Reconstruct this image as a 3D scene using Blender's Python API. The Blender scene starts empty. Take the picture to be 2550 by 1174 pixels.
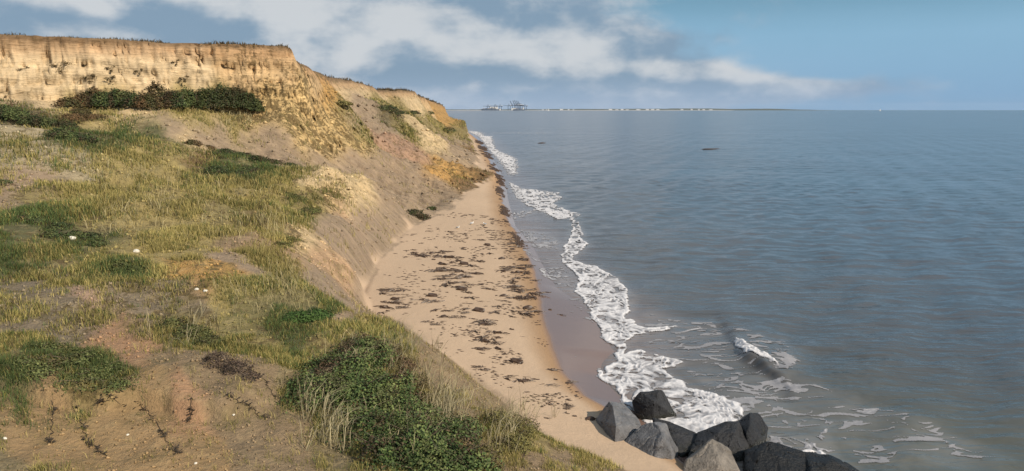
import bpy, bmesh, math, random
import numpy as np
from mathutils import Vector

random.seed(7)
rng = np.random.default_rng(11)
R = math.radians
SC = bpy.context.scene
COL = SC.collection

# ------------------------------------------------------------------ camera
CAM_H, PITCH, FPX = 11.0, 9.78, 1821.0
cam_d = bpy.data.cameras.new("camera")
cam_d.sensor_width = 36.0
cam_d.lens = FPX / 2550.0 * 36.0
cam_d.clip_start = 0.1
cam_d.clip_end = 120000.0
cam = bpy.data.objects.new("camera", cam_d)
COL.objects.link(cam)
cam.location = (0, 0, CAM_H)
cam.rotation_euler = (R(90 - PITCH), 0, 0)
SC.camera = cam

# ------------------------------------------------------------------ light
SUN_EL = 34.0
SUN_AZ = 124.0          # clockwise from +Y
EXPOSURE = 0.12
sd = bpy.data.lights.new("sun", 'SUN')
sd.energy = 4.9
sd.angle = R(0.6)
sd.color = (1.0, 0.885, 0.72)
sun = bpy.data.objects.new("sun", sd)
COL.objects.link(sun)
tow = Vector((math.sin(R(SUN_AZ)) * math.cos(R(SUN_EL)), math.cos(R(SUN_AZ)) * math.cos(R(SUN_EL)), math.sin(R(SUN_EL))))
sun.rotation_euler = tow.to_track_quat('Z', 'Y').to_euler()
SC.view_settings.view_transform = 'Standard'
SC.view_settings.look = 'None'
SC.view_settings.gamma = 1.0
SC.view_settings.exposure = EXPOSURE
SC.view_settings.use_curve_mapping = False
SC.cycles.use_denoising = True
SC.cycles.max_bounces = 5
SC.cycles.diffuse_bounces = 2
SC.cycles.glossy_bounces = 2
SC.cycles.transparent_max_bounces = 8
SC.cycles.volume_bounces = 0
SC.cycles.caustics_reflective = False
SC.cycles.caustics_refractive = False


# ------------------------------------------------------------------ node helper
class NT:
    def __init__(s, tree):
        s.t = tree
        s.n = tree.nodes
        s.l = tree.links

    def put(s, sock, v):
        if isinstance(v, bpy.types.NodeSocket):
            s.l.new(v, sock)
        else:
            sock.default_value = v

    def m(s, op, a, b=0.0, c=0.0, clamp=False):
        n = s.n.new('ShaderNodeMath'); n.operation = op; n.use_clamp = clamp
        s.put(n.inputs[0], a); s.put(n.inputs[1], b); s.put(n.inputs[2], c)
        return n.outputs[0]

    def ramp(s, x, a, b, lo=0.0, hi=1.0):
        n = s.n.new('ShaderNodeMapRange'); n.interpolation_type = 'SMOOTHSTEP'
        s.put(n.inputs[0], x); s.put(n.inputs[1], a); s.put(n.inputs[2], b); s.put(n.inputs[3], lo); s.put(n.inputs[4], hi)
        return n.outputs[0]

    def mix(s, f, a, b, mode='MIX'):
        n = s.n.new('ShaderNodeMix'); n.data_type = 'RGBA'; n.blend_type = mode
        s.put(n.inputs[0], f); s.put(n.inputs[6], a); s.put(n.inputs[7], b)
        return n.outputs[2]

    def noise(s, vec, scale, detail=4.0, rough=0.5, dist=0.0, col=False):
        n = s.n.new('ShaderNodeTexNoise')
        if vec is not None: s.put(n.inputs['Vector'], vec)
        s.put(n.inputs['Scale'], scale); s.put(n.inputs['Detail'], detail); s.put(n.inputs['Roughness'], rough); s.put(n.inputs['Distortion'], dist)
        return n.outputs[1] if col else n.outputs[0]

    def comb(s, x, y, z):
        n = s.n.new('ShaderNodeCombineXYZ'); s.put(n.inputs[0], x); s.put(n.inputs[1], y); s.put(n.inputs[2], z)
        return n.outputs[0]

    def sep(s, v):
        n = s.n.new('ShaderNodeSeparateXYZ'); s.put(n.inputs[0], v)
        return n.outputs

    def attr(s, name):
        n = s.n.new('ShaderNodeAttribute'); n.attribute_name = name
        return n.outputs

    def bump(s, h, strength, dist, normal=None):
        n = s.n.new('ShaderNodeBump'); s.put(n.inputs['Height'], h)
        s.put(n.inputs['Strength'], strength); s.put(n.inputs['Distance'], dist)
        if normal is not None: s.put(n.inputs['Normal'], normal)
        return n.outputs[0]


def new_mat(name):
    m = bpy.data.materials.new(name); m.use_nodes = True
    m.node_tree.nodes.clear()
    t = NT(m.node_tree)
    out = t.n.new('ShaderNodeOutputMaterial')
    b = t.n.new('ShaderNodeBsdfPrincipled')
    t.l.new(b.outputs[0], out.inputs[0])
    return m, t, b, out


# ------------------------------------------------------------------ sky
def pix_dir(px, py):
    xr = (px - 1275.0) / FPX; yr = (587.0 - py) / FPX
    p = R(PITCH)
    return np.array([xr, math.cos(p) + yr * math.sin(p), -math.sin(p) + yr * math.cos(p)])


w = bpy.data.worlds.new("World"); SC.world = w; w.use_nodes = True
w.node_tree.nodes.clear()
T = NT(w.node_tree)
wo = T.n.new('ShaderNodeOutputWorld'); bg = T.n.new('ShaderNodeBackground')
T.l.new(bg.outputs[0], wo.inputs[0])
bg.inputs[1].default_value = 0.11
sky = T.n.new('ShaderNodeTexSky'); sky.sky_type = 'NISHITA'; sky.sun_disc = False
sky.sun_elevation = R(SUN_EL); sky.sun_rotation = R(SUN_AZ)
sky.air_density = 1.0; sky.dust_density = 1.2; sky.ozone_density = 1.6
tc = T.n.new('ShaderNodeTexCoord')
gx, gy, gz = T.sep(tc.outputs['Generated'])
az = T.m('ARCTAN2', gx, gy)
el = T.m('ARCSINE', gz)
az1 = T.m('MULTIPLY', az, 1.0)
nv = T.comb(T.m('MULTIPLY', az, 6.5), T.m('MULTIPLY', el, 10.5), 0.3)
n1 = T.noise(nv, 1.0, 8.0, 0.56, 0.1)
nv2 = T.comb(T.m('MULTIPLY', az, 11.0), T.m('MULTIPLY', el, 19.0), 4.7)
n2 = T.noise(nv2, 1.0, 8.0, 0.56, 0.1)
nb = T.noise(T.comb(T.m('MULTIPLY', az, 8.0), T.m('MULTIPLY', el, 12.0), 7.7), 1.0, 6.0, 0.5, 0.0)
bill = T.m('SUBTRACT', 1.0, T.m('MULTIPLY', T.m('ABSOLUTE', T.m('SUBTRACT', nb, .5)), 6.0))
nv3 = T.comb(T.m('MULTIPLY', az, 3.0), T.m('MULTIPLY', el, 55.0), 9.7)
n3 = T.noise(nv3, 1.0, 4.0, 0.5, 0.1)


def blob(px, py, rx, ry, k):
    d = pix_dir(px, py)
    a0 = math.atan2(d[0], d[1]); e0 = math.asin(d[2] / np.linalg.norm(d))
    du = T.m('DIVIDE', T.m('SUBTRACT', az, a0), rx / FPX)
    dv = T.m('DIVIDE', T.m('SUBTRACT', el, e0), ry / FPX)
    q = T.m('ADD', T.m('MULTIPLY', du, du), T.m('MULTIPLY', dv, dv))
    return T.m('MULTIPLY', T.m('EXPONENT', T.m('MULTIPLY', q, -1.0)), k)


def total(bs):
    s = bs[0]
    for b in bs[1:]: s = T.m('ADD', s, b)
    return s


# where clouds stand (thick bank to the left, thinning to clear sky on the right)
left_bank = T.m('ADD', T.ramp(az, 0.34, -0.20, 0.0, 0.72), T.ramp(el, 0.16, 0.4, 0.0, 0.50))
cover = T.m('ADD', total([blob(900, 90, 260, 110, .35), blob(1330, 140, 260, 60, .35), blob(1730, 185, 190, 42, .5), blob(1560, 215, 330, 30, .2),
                          blob(250, 40, 600, 140, .35), blob(1050, 40, 330, 80, .35), blob(1480, 110, 260, 50, .3), blob(1900, 225, 300, 22, .45), blob(1640, 100, 120, 22, .25), blob(2330, 90, 260, 130, -.3), blob(1600, 222, 650, 32, .35), blob(1300, 225, 400, 30, .3)]), left_bank)
cover = T.m('ADD', cover, T.m('MULTIPLY', T.m('SUBTRACT', n1, 0.5), 1.7))
cover = T.ramp(cover, 0.0, 0.48)
# sunlit puffs against blue-grey undersides
lit = T.m('ADD', total([blob(840, 150, 170, 130, .65), blob(1050, 60, 120, 60, .45), blob(1430, 120, 110, 45, .42), blob(1130, 130, 90, 35, .25), blob(1760, 165, 150, 26, .75),
                        blob(330, 85, 120, 18, .5), blob(500, 40, 160, 34, .2), blob(80, 30, 120, 40, .25), blob(350, -10, 600, 40, .5), blob(700, 40, 80, 60, .3), blob(950, 190, 300, 22, -.3), blob(1250, 115, 80, 40, .3), blob(1560, 165, 90, 30, .3), blob(1850, 196, 130, 14, .3),
                        blob(1000, 135, 120, 28, -.5), blob(480, 85, 240, 30, -.4), blob(480, 25, 90, 30, -.45), blob(160, 45, 120, 22, -.4),
                        blob(1200, 180, 300, 18, -.25), blob(1740, 214, 200, 12, -.5), blob(1400, 200, 300, 10, -.25)]),
          T.m('MULTIPLY', T.m('SUBTRACT', n2, 0.5), 3.2))
lit = T.m('ADD', T.m('ADD', lit, T.m('MULTIPLY', T.m('SUBTRACT', n3, 0.5), 0.6)), T.m('MULTIPLY', T.m('SUBTRACT', n1, 0.5), 1.0))
lit = T.m('ADD', lit, T.m('MULTIPLY', bill, .28))
lit = T.ramp(lit, -0.20, 1.0)
cl = T.mix(lit, (1.95, 2.8, 3.75, 1), (5.2, 5.4, 5.6, 1))
hz = T.ramp(el, 0.055, 0.0)
cl = T.mix(T.m('MULTIPLY', hz, 0.6), cl, (3.1, 4.1, 5.6, 1))
clear = T.mix(T.m('MULTIPLY', T.m('ADD', n2, n3), 0.5), (1.75, 3.5, 5.0, 1), (2.2, 4.0, 5.7, 1))
clear = T.mix(T.ramp(el, 0.085, 0.15), clear, (1.25, 2.7, 3.8, 1))
low = T.mix(T.ramp(el, 0.11, 0.0), clear, T.mix(T.ramp(az, 0.5, -0.1), (1.75, 3.45, 5.5, 1), (3.2, 4.3, 5.8, 1)))
base = T.mix(0.86, sky.outputs[0], low)
T.l.new(T.mix(T.m('MULTIPLY', cover, 0.93), base, cl), bg.inputs[0])


# ------------------------------------------------------------------ numpy noise
def _h(ix, iy, iz, seed):
    n = (ix.astype(np.int64) * 374761393 + iy.astype(np.int64) * 668265263 + iz.astype(np.int64) * 2147483647 + seed * 974634777) & 0xffffffff
    n = ((n ^ (n >> 13)) * 1274126177) & 0xffffffff
    n = ((n ^ (n >> 16)) * 2246822519) & 0xffffffff
    return ((n ^ (n >> 15)) & 0xffffff) / float(0xffffff)


def vnoise(x, y, z=0.0, seed=0):
    x = np.asarray(x, float); y = np.asarray(y, float); z = np.asarray(z, float) + 0 * x
    ix, iy, iz = np.floor(x), np.floor(y), np.floor(z)
    fx, fy, fz = x - ix, y - iy, z - iz
    fx = fx * fx * (3 - 2 * fx); fy = fy * fy * (3 - 2 * fy); fz = fz * fz * (3 - 2 * fz)
    flat = (not np.any(fz)) and np.all(iz == 0)
    def lay(k):
        a = _h(ix, iy, iz + k, seed) * (1 - fx) + _h(ix + 1, iy, iz + k, seed) * fx
        b = _h(ix, iy + 1, iz + k, seed) * (1 - fx) + _h(ix + 1, iy + 1, iz + k, seed) * fx
        return a * (1 - fy) + b * fy
    if flat: return lay(0) * 2 - 1
    return (lay(0) * (1 - fz) + lay(1) * fz) * 2 - 1


def fbm(x, y, z=0.0, oct=4, seed=0, gain=0.5):
    s = 0.0; a = 1.0; f = 1.0; t = 0.0
    for o in range(oct):
        c, d = math.cos(o * 1.1), math.sin(o * 1.1)
        s = s + a * vnoise((x * c - y * d) * f, (x * d + y * c) * f, np.asarray(z) * f if np.any(z) else 0.0, seed + o * 17)
        t += a; a *= gain; f *= 2.03
    return s / t


def sstep(x, a, b):
    t = np.clip((x - a) / (b - a), 0, 1)
    return t * t * (3 - 2 * t)


# ------------------------------------------------------------------ relief of the coast
def at(px, py, Y):
    d = pix_dir(px, py)
    return (d[0] / d[1] * Y, Y, CAM_H + d[2] / d[1] * Y)


def on_plane(px, py, z=0.0):
    d = pix_dir(px, py)
    t = (z - CAM_H) / d[2]
    return (d[0] * t, d[1] * t)


# coastline lines, X as a function of Y: foot of the cliff, edge of dry sand, edge of the water
FOOT = [(14, -60), (11, -20), (9, 0), (6.5, 12), (3.4, 19), (.8, 21.5), (-1.1, 25.5), (-4.1, 31.5), (-5.3, 33.8), (-7.2, 35.6), (-8.4, 39.4), (-9.3, 48), (-9.1, 58), (-8.8, 64.6),
        (-6.6, 73), (-6, 80.7), (-5.6, 90), (-4.6, 98), (-2.6, 108), (-2.9, 116), (-6.5, 130), (-7.6, 163), (-14, 247), (-25, 366), (-34, 410), (-62, 500), (-220, 900)]
WET = [on_plane(*p, z=.32) for p in [(1500, 1012), (1450, 985), (1400, 930), (1372, 870), (1348, 800), (1334, 720), (1318, 655), (1290, 600), (1262, 545), (1246, 490), (1243, 445), (1218, 402), (1190, 350), (1160, 326)]]
WET = [(14, -60), (11.5, 0), (9, 12), (5.6, 20)] + WET + [(-31, 410), (-58, 500), (-215, 900)]
EDGE = [on_plane(*p) for p in [(1545, 990), (1492, 935), (1505, 893), (1532, 878), (1512, 850), (1482, 800), (1440, 752), (1385, 715), (1352, 660), (1325, 610), (1284, 565), (1266, 500), (1256, 450), (1232, 405), (1203, 352), (1172, 330)]]
EDGE = [(17, -60), (14, 0), (11, 12), (6.0, 20)] + EDGE + [(-29, 410), (-55, 500), (-210, 900)]


def mono(pts):
    pts = sorted(pts, key=lambda p: p[1])
    return np.array([p[1] for p in pts]), np.array([p[0] for p in pts])


FY, FX = mono(FOOT); WY, WX = mono(WET); EY, EX = mono(EDGE)
xf = lambda Y: np.interp(Y, FY, FX)
xw = lambda Y: np.interp(Y, WY, WX)
xe = lambda Y: np.interp(Y, EY, EX)

CP = [(0, 1174, 12), (0, 1000, 14.5), (0, 850, 18.3), (0, 700, 24.5), (0, 600, 30.5), (0, 520, 37), (0, 450, 43), (0, 380, 50), (0, 322, 55), (0, 268, 64), (0, 262, 69),
      (200, 1174, 12.3), (200, 1000, 15), (200, 850, 18.8), (200, 700, 25), (200, 600, 31), (200, 500, 40), (200, 430, 46), (200, 372, 52), (200, 335, 62), (200, 275, 71),
      (400, 1174, 12.5), (400, 1000, 15.5), (400, 850, 19.3), (400, 700, 25.3), (400, 600, 31.5), (400, 500, 41), (400, 430, 51), (400, 350, 63), (400, 262, 75), (400, 238, 77.5),
      (640, 1174, 13), (640, 1000, 16), (640, 850, 20), (640, 750, 23.8), (640, 650, 28.8), (640, 550, 37.5), (640, 470, 48), (640, 408, 60), (640, 395, 70), (640, 330, 77), (640, 270, 81), (640, 222, 84.3),
      (800, 1174, 13.5), (800, 1000, 16.6), (800, 850, 20.6), (800, 790, 22.9), (760, 720, 26), (730, 650, 30.5), (720, 570, 38), (770, 500, 47), (790, 450, 56), (800, 426, 61), (800, 421, 72), (800, 330, 84), (800, 250, 95),
      (930, 437, 64), (880, 470, 58), (850, 560, 46.5), (960, 520, 62.5), (870, 650, 38), (815, 690, 32), (840, 750, 28), (880, 790, 27),
      (950, 800, 25.5), (1040, 860, 22.8), (1040, 900, 21), (1000, 1000, 18), (1000, 1174, 13.7), (1130, 950, 21), (1200, 1050, 18.2), (1180, 1174, 14.3), (1300, 1080, 18.6), (1380, 1174, 16),
      (900, 240, 128), (860, 300, 109), (930, 340, 98), (1000, 400, 92), (1060, 460, 87), (1100, 430, 97), (980, 300, 125), (1060, 360, 122), (1040, 300, 172), (1100, 320, 222), (1150, 400, 126), (1130, 420, 112), (1010, 258, 195),
      (735, 157, 85.6), (728, 190, 84.3), (772, 173, 91), (806, 192, 99), (760, 220, 85.5), (700, 200, 84.0), (830, 222, 98), (870, 232, 136), (930, 243, 156), (905, 222, 148), (980, 250, 176), (1035, 258, 212),
      (900, 400, 84), (1000, 470, 81), (1080, 280, 300), (1130, 350, 190), (1120, 300, 330)]
cps = [at(*c) for c in CP]
cps += [(x, y, 1.0) for x, y in FOOT if 10 < y < 600]
cps += [(-60, 30, 6.5), (-60, 50, 10), (-30, 10, 5.2), (-8, 5, 4.9), (2, 5, 4.2), (-14, 2, 5), (-60, 700, 5), (-20, 8, 5), (-110, 30, 10), (-16.5, 67.5, 4.6), (-13, 69.5, 3.5), (-10.5, 71.5, 2.1), (-10.8, 62.5, 3.9), (-9.9, 63.2, 2.5)]
BUMPS = [(-8.5, 109, 7.0, 1.9, -.06, 1.5), (-43, 61, 9, 3.0, .35, -1.3), (-32, 56, 7, 2.2, .25, .7), (-36, 50, 10, 3, .2, .5), (-10.5, 46, 1.5, 6, 0, .5), (-14, 59, 4, 2.2, .1, .5), (-20, 38, 6, 2, .2, .45), (-12, 24, 4, 1.5, .3, .3), (-6, 17, 3.5, 1.5, .2, .25), (-16, 108, 2.2, 9, .5, .9), (-20, 140, 3, 8, .4, 1.2)]
cps = np.array(cps)


def lp(x, y):
    r = np.maximum(np.hypot(x, y), 3.0)
    return np.stack([np.arctan2(x, y) * 1.6, np.log(r)], -1)


CC = lp(cps[:, 0], cps[:, 1])


def kern(d):
    return np.sqrt(d * d + 0.0009)


A = kern(np.linalg.norm(CC[:, None] - CC[None], axis=2)) + 0.004 * np.eye(len(cps)) * -1
N = len(cps)
M = np.zeros((N + 1, N + 1)); M[:N, :N] = A; M[:N, N] = 1; M[N, :N] = 1
WR = np.linalg.solve(M, np.append(cps[:, 2], 0))


def rbf(x, y):
    x = np.asarray(x, float); sh = x.shape
    q = lp(x.ravel(), np.asarray(y, float).ravel()).astype(np.float32)
    out = np.empty(len(q))
    cc = CC.astype(np.float32)
    for i in range(0, len(q), 60000):
        b = q[i:i + 60000]
        d2 = (b[:, None, 0] - cc[None, :, 0]) ** 2 + (b[:, None, 1] - cc[None, :, 1]) ** 2 + 0.0009
        out[i:i + 60000] = np.sqrt(d2) @ WR[:N].astype(np.float32) + WR[N]
    return out.reshape(sh)


CLIFF = [(-260, -30), (-160, 35), (-90, 60), (-49, 72), (-36, 78.6), (-24.4, 84), (-24.9, 87), (-25.7, 95), (-27.6, 110), (-29.6, 119), (-30.5, 140), (-29.6, 160), (-31.5, 164), (-30.4, 170), (-28.4, 215), (-31.5, 220),
         (-29.8, 236), (-32.1, 290), (-34.2, 360), (-38, 410), (-70, 500), (-170, 700), (-400, 1200)]
CLIFF = np.array(CLIFF, float)


def cliff_sd(x, y):
    """distance to the cliff edge, negative on the plateau side"""
    best = np.full(x.shape, 1e9); sg = np.ones(x.shape)
    for a, b in zip(CLIFF[:-1], CLIFF[1:]):
        e = b - a; L2 = e @ e
        t = np.clip(((x - a[0]) * e[0] + (y - a[1]) * e[1]) / L2, 0, 1)
        dx = x - a[0] - t * e[0]; dy = y - a[1] - t * e[1]
        d = dx * dx + dy * dy
        cr = e[0] * dy - e[1] * dx
        u = d < best - 1e-9
        best = np.where(u, d, best); sg = np.where(u, np.where(cr > 0, -1.0, 1.0), sg)
    return np.sqrt(best) * sg


TY = [0, 84, 86, 95, 112, 118, 140, 160, 164, 168, 215, 222, 235, 290, 360, 420, 600, 1200]
TZ = [18.0, 18.0, 16.3, 16.05, 15.8, 15.8, 16.4, 15.8, 15.2, 15.3, 16.2, 15.2, 15.1, 14.9, 13.0, 10.2, 8, 6]


def relief(x, y, noisy=True):
    x = np.asarray(x, float); y = np.asarray(y, float)
    r = np.hypot(x, y)
    b = rbf(x, y)
    b = b + (4.6 - b) * sstep(y, 4, -12)
    for ux, uy, rx, ry, ro, hh_ in BUMPS:
        dx, dy = x - ux, y - uy; c_, s_ = math.cos(ro), math.sin(ro)
        b = b + hh_ * np.exp(-((dx * c_ + dy * s_) / rx) ** 2 - ((dy * c_ - dx * s_) / ry) ** 2)
    yl = 14.9 + .05 * (x + 8) + .55 * fbm(x / 1.3, x * 0 + 3.3, oct=3, seed=15)
    b = b + .34 * sstep(y - yl, -.10, .10) * np.exp(-(np.maximum(y - yl, 0) / 2.6) ** 2) * sstep(x, -5.2, -6.4)
    b = np.maximum(b, 0.75)
    F, Wt, E = xf(y), xw(y), xe(y)
    if noisy:
        amp = np.clip(r / 40, 0.35, 2.2)
        hum = fbm(x / 4.5, y / 4.5, oct=4, seed=3)
        hum2 = fbm(x / 1.1, y / 1.1, oct=4, seed=5)
        inland = sstep(F - x, 0.2, 3.0)
        gul = np.abs(fbm(x / 6 + y / 14, (y + x * .25) / 1.5, oct=4, seed=9))
        steepness = sstep(x, -40, -12) * sstep(y, 36, 46)
        b = b + inland * (0.40 * hum * amp + 0.15 * hum2) - inland * steepness * gul * 1.35 * np.clip(r / 70, .55, 2) + inland * steepness * 0.24 * fbm(x / .8, y / .8, oct=3, seed=11)
    # beach profile
    dE = x - E
    bz = np.where(x < Wt, .32 + (1.0 - .32) * np.clip((Wt - x) / np.maximum(Wt - F, 0.5), 0, 1) ** 0.8,
                  np.where(x < E, .32 * (1 - (x - Wt) / np.maximum(E - Wt, 0.2)), -0.05 * np.clip(dE, 0, 12) - 0.03 * np.clip(dE - 12, 0, 60)))
    if noisy:
        bz = bz + 0.035 * fbm(x / 2.2, y / 3.0, oct=3, seed=21) * sstep(Wt - x, -0.5, 1.5) + 0.012 * fbm(x / .45, y / .45, oct=2, seed=22) * sstep(Wt - x, 0, 1)
    k = sstep(x - F, -0.25, 0.5)
    z = b * (1 - k) + bz * k
    # plateau behind the cliff edge
    sdv = cliff_sd(x, y)
    if noisy:
        gl = np.clip(r / 80, .6, 2.2)
        sdv = sdv + gl * (0.9 * fbm(x / 7, y / 7, oct=3, seed=31) + 0.17 * fbm(x / 1.9, y / 1.9, oct=4, seed=33))
    top = np.interp(y, TY, TZ)
    step = sstep(-24.9 - 0.35 * (y - 84) - x, -0.3, 0.8) * sstep(y, 120, 105)
    top = np.where(y > 84, top + (18.0 - top) * step, 18.0)
    if noisy:
        top = top + 0.26 * fbm(x / 4, y / 4, oct=4, seed=41) + 0.5 * fbm(x / 30, y / 30, oct=2, seed=43) * sstep(r, 90, 150)
    wid = np.clip(r / 80, .8, 3) * 1.9
    u = np.clip(sdv / wid, 0, 1)
    prof = np.where(u < .12, u * 1.0, .12 + (u - .12) ** 0.8 / (.88 ** 0.8) * .88)     # sheer top, easing to the foot
    z = np.where(sdv < 0, np.maximum(top, z), np.maximum(top * (1 - prof) + z * prof, z))
    return z, sdv, b


def H(x, y):
    return relief(x, y)[0]


_RT = np.geomspace(7.0, 700.0, 620)


def hits(pxs):
    """walk each sight line out to the ground; returns points lying on the relief"""
    pxs = np.array(pxs, float)
    xr = (pxs[:, 0] - 1275) / FPX; yr = (587 - pxs[:, 1]) / FPX; p = R(PITCH)
    D = np.stack([xr, math.cos(p) + yr * math.sin(p), -math.sin(p) + yr * math.cos(p)], -1)
    X = D[:, None, 0] * _RT[None]; Y = D[:, None, 1] * _RT[None]; Z = CAM_H + D[:, None, 2] * _RT[None]
    g = relief(X, Y)[0]
    below = np.maximum(g, 0) > Z
    i = np.argmax(below, axis=1)
    i = np.where(below.any(1), i, len(_RT) - 1)
    j = np.maximum(i - 1, 0); k = np.arange(len(pxs))
    d0 = Z[k, j] - g[k, j]; d1 = Z[k, i] - g[k, i]
    t = np.clip(d0 / np.where(np.abs(d0 - d1) < 1e-6, 1, d0 - d1), 0, 1)
    rt = _RT[j] * (1 - t) + _RT[i] * t
    P = D * rt[:, None]; P[:, 2] += CAM_H
    return P


# ------------------------------------------------------------------ ground cover zones: px, py, kind
ZONES = """
0 120 cliff|150 130 cliff|300 130 cliff|450 135 cliff|600 140 cliffo|700 150 cliffo|60 175 cliff|200 180 cliff|350 180 cliff|500 180 cliff|640 190 cliffo|720 195 cliffo|40 230 cliff|140 235 cliff|250 215 cliff
790 195 cliffo|760 220 fleck|820 230 orange|700 240 fleck|690 290 fleck|740 300 fleck|640 290 fleck|850 260 olive|880 320 olive|830 300 fleck|800 340 fleck|760 350 fleck
870 290 clay|620 340 clay|700 340 clay|680 390 clay|780 390 clay|860 400 clay|930 380 clay|900 430 clay|1000 440 clay|1060 500 clay|1100 480 clay|1040 420 clay|960 340 red|990 370 red|1020 400 red|940 300 clay|905 270 clay|880 350 fleck|560 350 clay
850 215 cliffp|900 225 cliffp|960 240 cliffp|1010 240 cliffp|1060 265 cliffo|950 260 olive|1000 270 olive|960 285 darkveg|1010 290 cliffp|1040 310 cliffp|1060 340 pale|1000 310 olive|1080 300 olive|1100 290 orange|1110 330 olive|1130 350 clay|1150 370 clay|1080 370 pale
1100 390 clay|1120 400 orange|1100 410 orange|1140 430 orange|1190 440 umber|1180 420 umber|1220 440 umber|1150 410 umber|1120 440 orange|1160 460 umber|1160 340 olive|1180 370 umber
560 260 straw|470 270 straw|600 280 straw|620 310 straw|520 300 straw|440 290 straw|540 320 clay|590 330 straw|330 290 pale|420 320 clay|480 345 clay|560 370 clay|450 345 pale
30 300 darkveg|120 310 darkveg|60 270 darkveg|200 270 straw|300 262 straw|160 340 green|250 340 green|340 340 green|420 370 olive|500 400 brownveg|420 420 straw|350 420 straw|500 450 olive|600 440 green|570 410 green|660 430 green|700 440 olive
40 350 palegreen|100 370 palegreen|40 400 palegreen|160 400 palegreen|220 440 palegreen|120 450 clayveg|40 450 clayveg|280 400 straw|300 440 straw|200 480 straw|300 500 straw|400 480 straw|100 500 olive|20 500 clayveg
680 460 straw|740 450 pale|790 450 pale|850 450 pale|900 460 pale|820 500 palefleck|760 500 olive|780 530 olive|870 510 pale|900 540 clay|860 540 claypale|950 520 clay|930 480 clay|1000 520 clay|740 580 palefleck|780 600 pale|830 600 clay|880 600 clay|940 580 clay|800 640 claypale|850 680 claypale|830 720 clay|880 720 clay
560 520 olive|620 540 brownveg|500 530 straw|400 560 straw|300 560 straw|560 480 straw|680 560 straw|700 620 strawclay|620 600 strawclay|500 620 straw|420 620 straw|600 640 clay|350 620 straw|200 540 olive
60 560 green|150 580 green|220 600 green|40 620 green|120 630 olive|260 640 olive|320 660 green|380 660 straw|430 680 orange|500 690 orange|560 680 orange|620 680 clay|680 660 straw
60 700 greyveg|160 720 greyveg|240 760 greyveg|60 780 greyveg|160 800 greyveg|320 730 greyveg|420 740 greyveg|500 730 greyveg|380 790 greyveg|560 760 straw|640 730 strawgreen|700 720 strawgreen|640 780 strawgreen|580 810 strawgreen|740 760 strawgreen|720 820 green|780 790 green|820 830 olive|860 790 clayveg|880 820 olive|220 760 claypink
440 820 olive|500 840 olive|20 860 olive|100 880 green|200 900 green|280 920 green|100 950 green|40 940 green|240 970 olive|300 850 orange2|360 870 orange2|330 900 orange2|420 900 claydirt|520 900 claydirt|600 900 claydirt|560 960 claydirt|660 860 olive|700 900 olive|640 950 claydirt|700 980 olivedirt
40 1030 dirt|150 1040 dirt|260 1050 dirt|380 1040 dirt|480 1040 orange2|100 1110 dirt|220 1130 dirt|350 1120 dirt|500 1110 dirt|600 1040 claydirt|620 1120 claydirt|700 1060 claydirt|40 1160 olivedirt|700 1150 claydirt|800 1100 olivedirt|860 1150 olivedirt
1060 890 claydirt|1150 950 claydirt|1230 1010 claydirt|1100 920 claydirt|1190 1000 claydirt|1150 985 claydirt|1080 940 claydirt|1260 1030 claydirt
1080 900 claydirt|1130 930 claydirt|1180 970 claydirt|1220 1010 claydirt|1000 870 olive|930 850 olive|1100 980 strawdirt|1160 1020 strawdirt|1250 1060 olive|1300 1080 olive|1200 1120 olivedirt|1330 1150 strawdirt|1280 1130 strawdirt|1420 1172 strawdirt|1040 1000 olive|1100 1080 olive|900 1000 olive|960 1100 olive
"""
KIND = {  # ground albedo (near kinds darkened for the dim light there), density of straw / olive / green / dark blades
    'cliff': ((.55, .43, .27), 0, 0, 0, 0), 'cliffo': ((.50, .355, .195), 0, 0, 0, 0), 'cliffp': ((.50, .385, .23), 0, 0, 0, 0),
    'fleck': ((.50, .36, .17), .05, .15, 0, 0), 'orange': ((.43, .255, .09), .03, .08, 0, 0), 'olive': ((.24, .195, .08), .35, .75, .2, 0),
    'clay': ((.265, .20, .138), .02, .01, 0, 0), 'red': ((.31, .20, .135), 0, .02, 0, 0), 'darkveg': ((.10, .085, .05), .1, .5, .4, .6),
    'umber': ((.18, .11, .055), .02, .08, 0, .02), 'pale': ((.54, .41, .235), .08, .03, 0, 0), 'palefleck': ((.46, .33, .17), .15, .25, .05, 0),
    'claypale': ((.42, .28, .17), .05, .03, 0, 0), 'straw': ((.31, .245, .10), .9, .4, .08, .02), 'green': ((.11, .11, .05), .06, .5, 1.0, .15),
    'brownveg': ((.18, .12, .06), .4, .6, .1, .5), 'palegreen': ((.36, .30, .19), .35, .2, .12, 0), 'clayveg': ((.28, .205, .14), .3, .2, 0, 0),
    'strawclay': ((.31, .215, .13), .55, .1, 0, 0), 'greyveg': ((.20, .16, .11), .3, .35, .06, .08), 'strawgreen': ((.21, .18, .075), .55, .8, .3, 0),
    'claypink': ((.36, .24, .17), .1, .05, 0, 0), 'orange2': ((.33, .20, .115), .03, .02, 0, 0), 'claydirt': ((.24, .175, .105), .03, .03, 0, 0),
    'dirt': ((.29, .195, .10), .02, .02, 0, 0), 'olivedirt': ((.20, .16, .09), .3, .5, .1, 0), 'strawdirt': ((.24, .175, .11), .45, .35, .05, .05),
}
zs = [z.split() for z in ZONES.replace('\n', '|').split('|') if z.strip()]
ZP = hits([(float(a), float(b)) for a, b, _ in zs])
ZR = np.linalg.norm(ZP[:, :2], axis=1)
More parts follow.
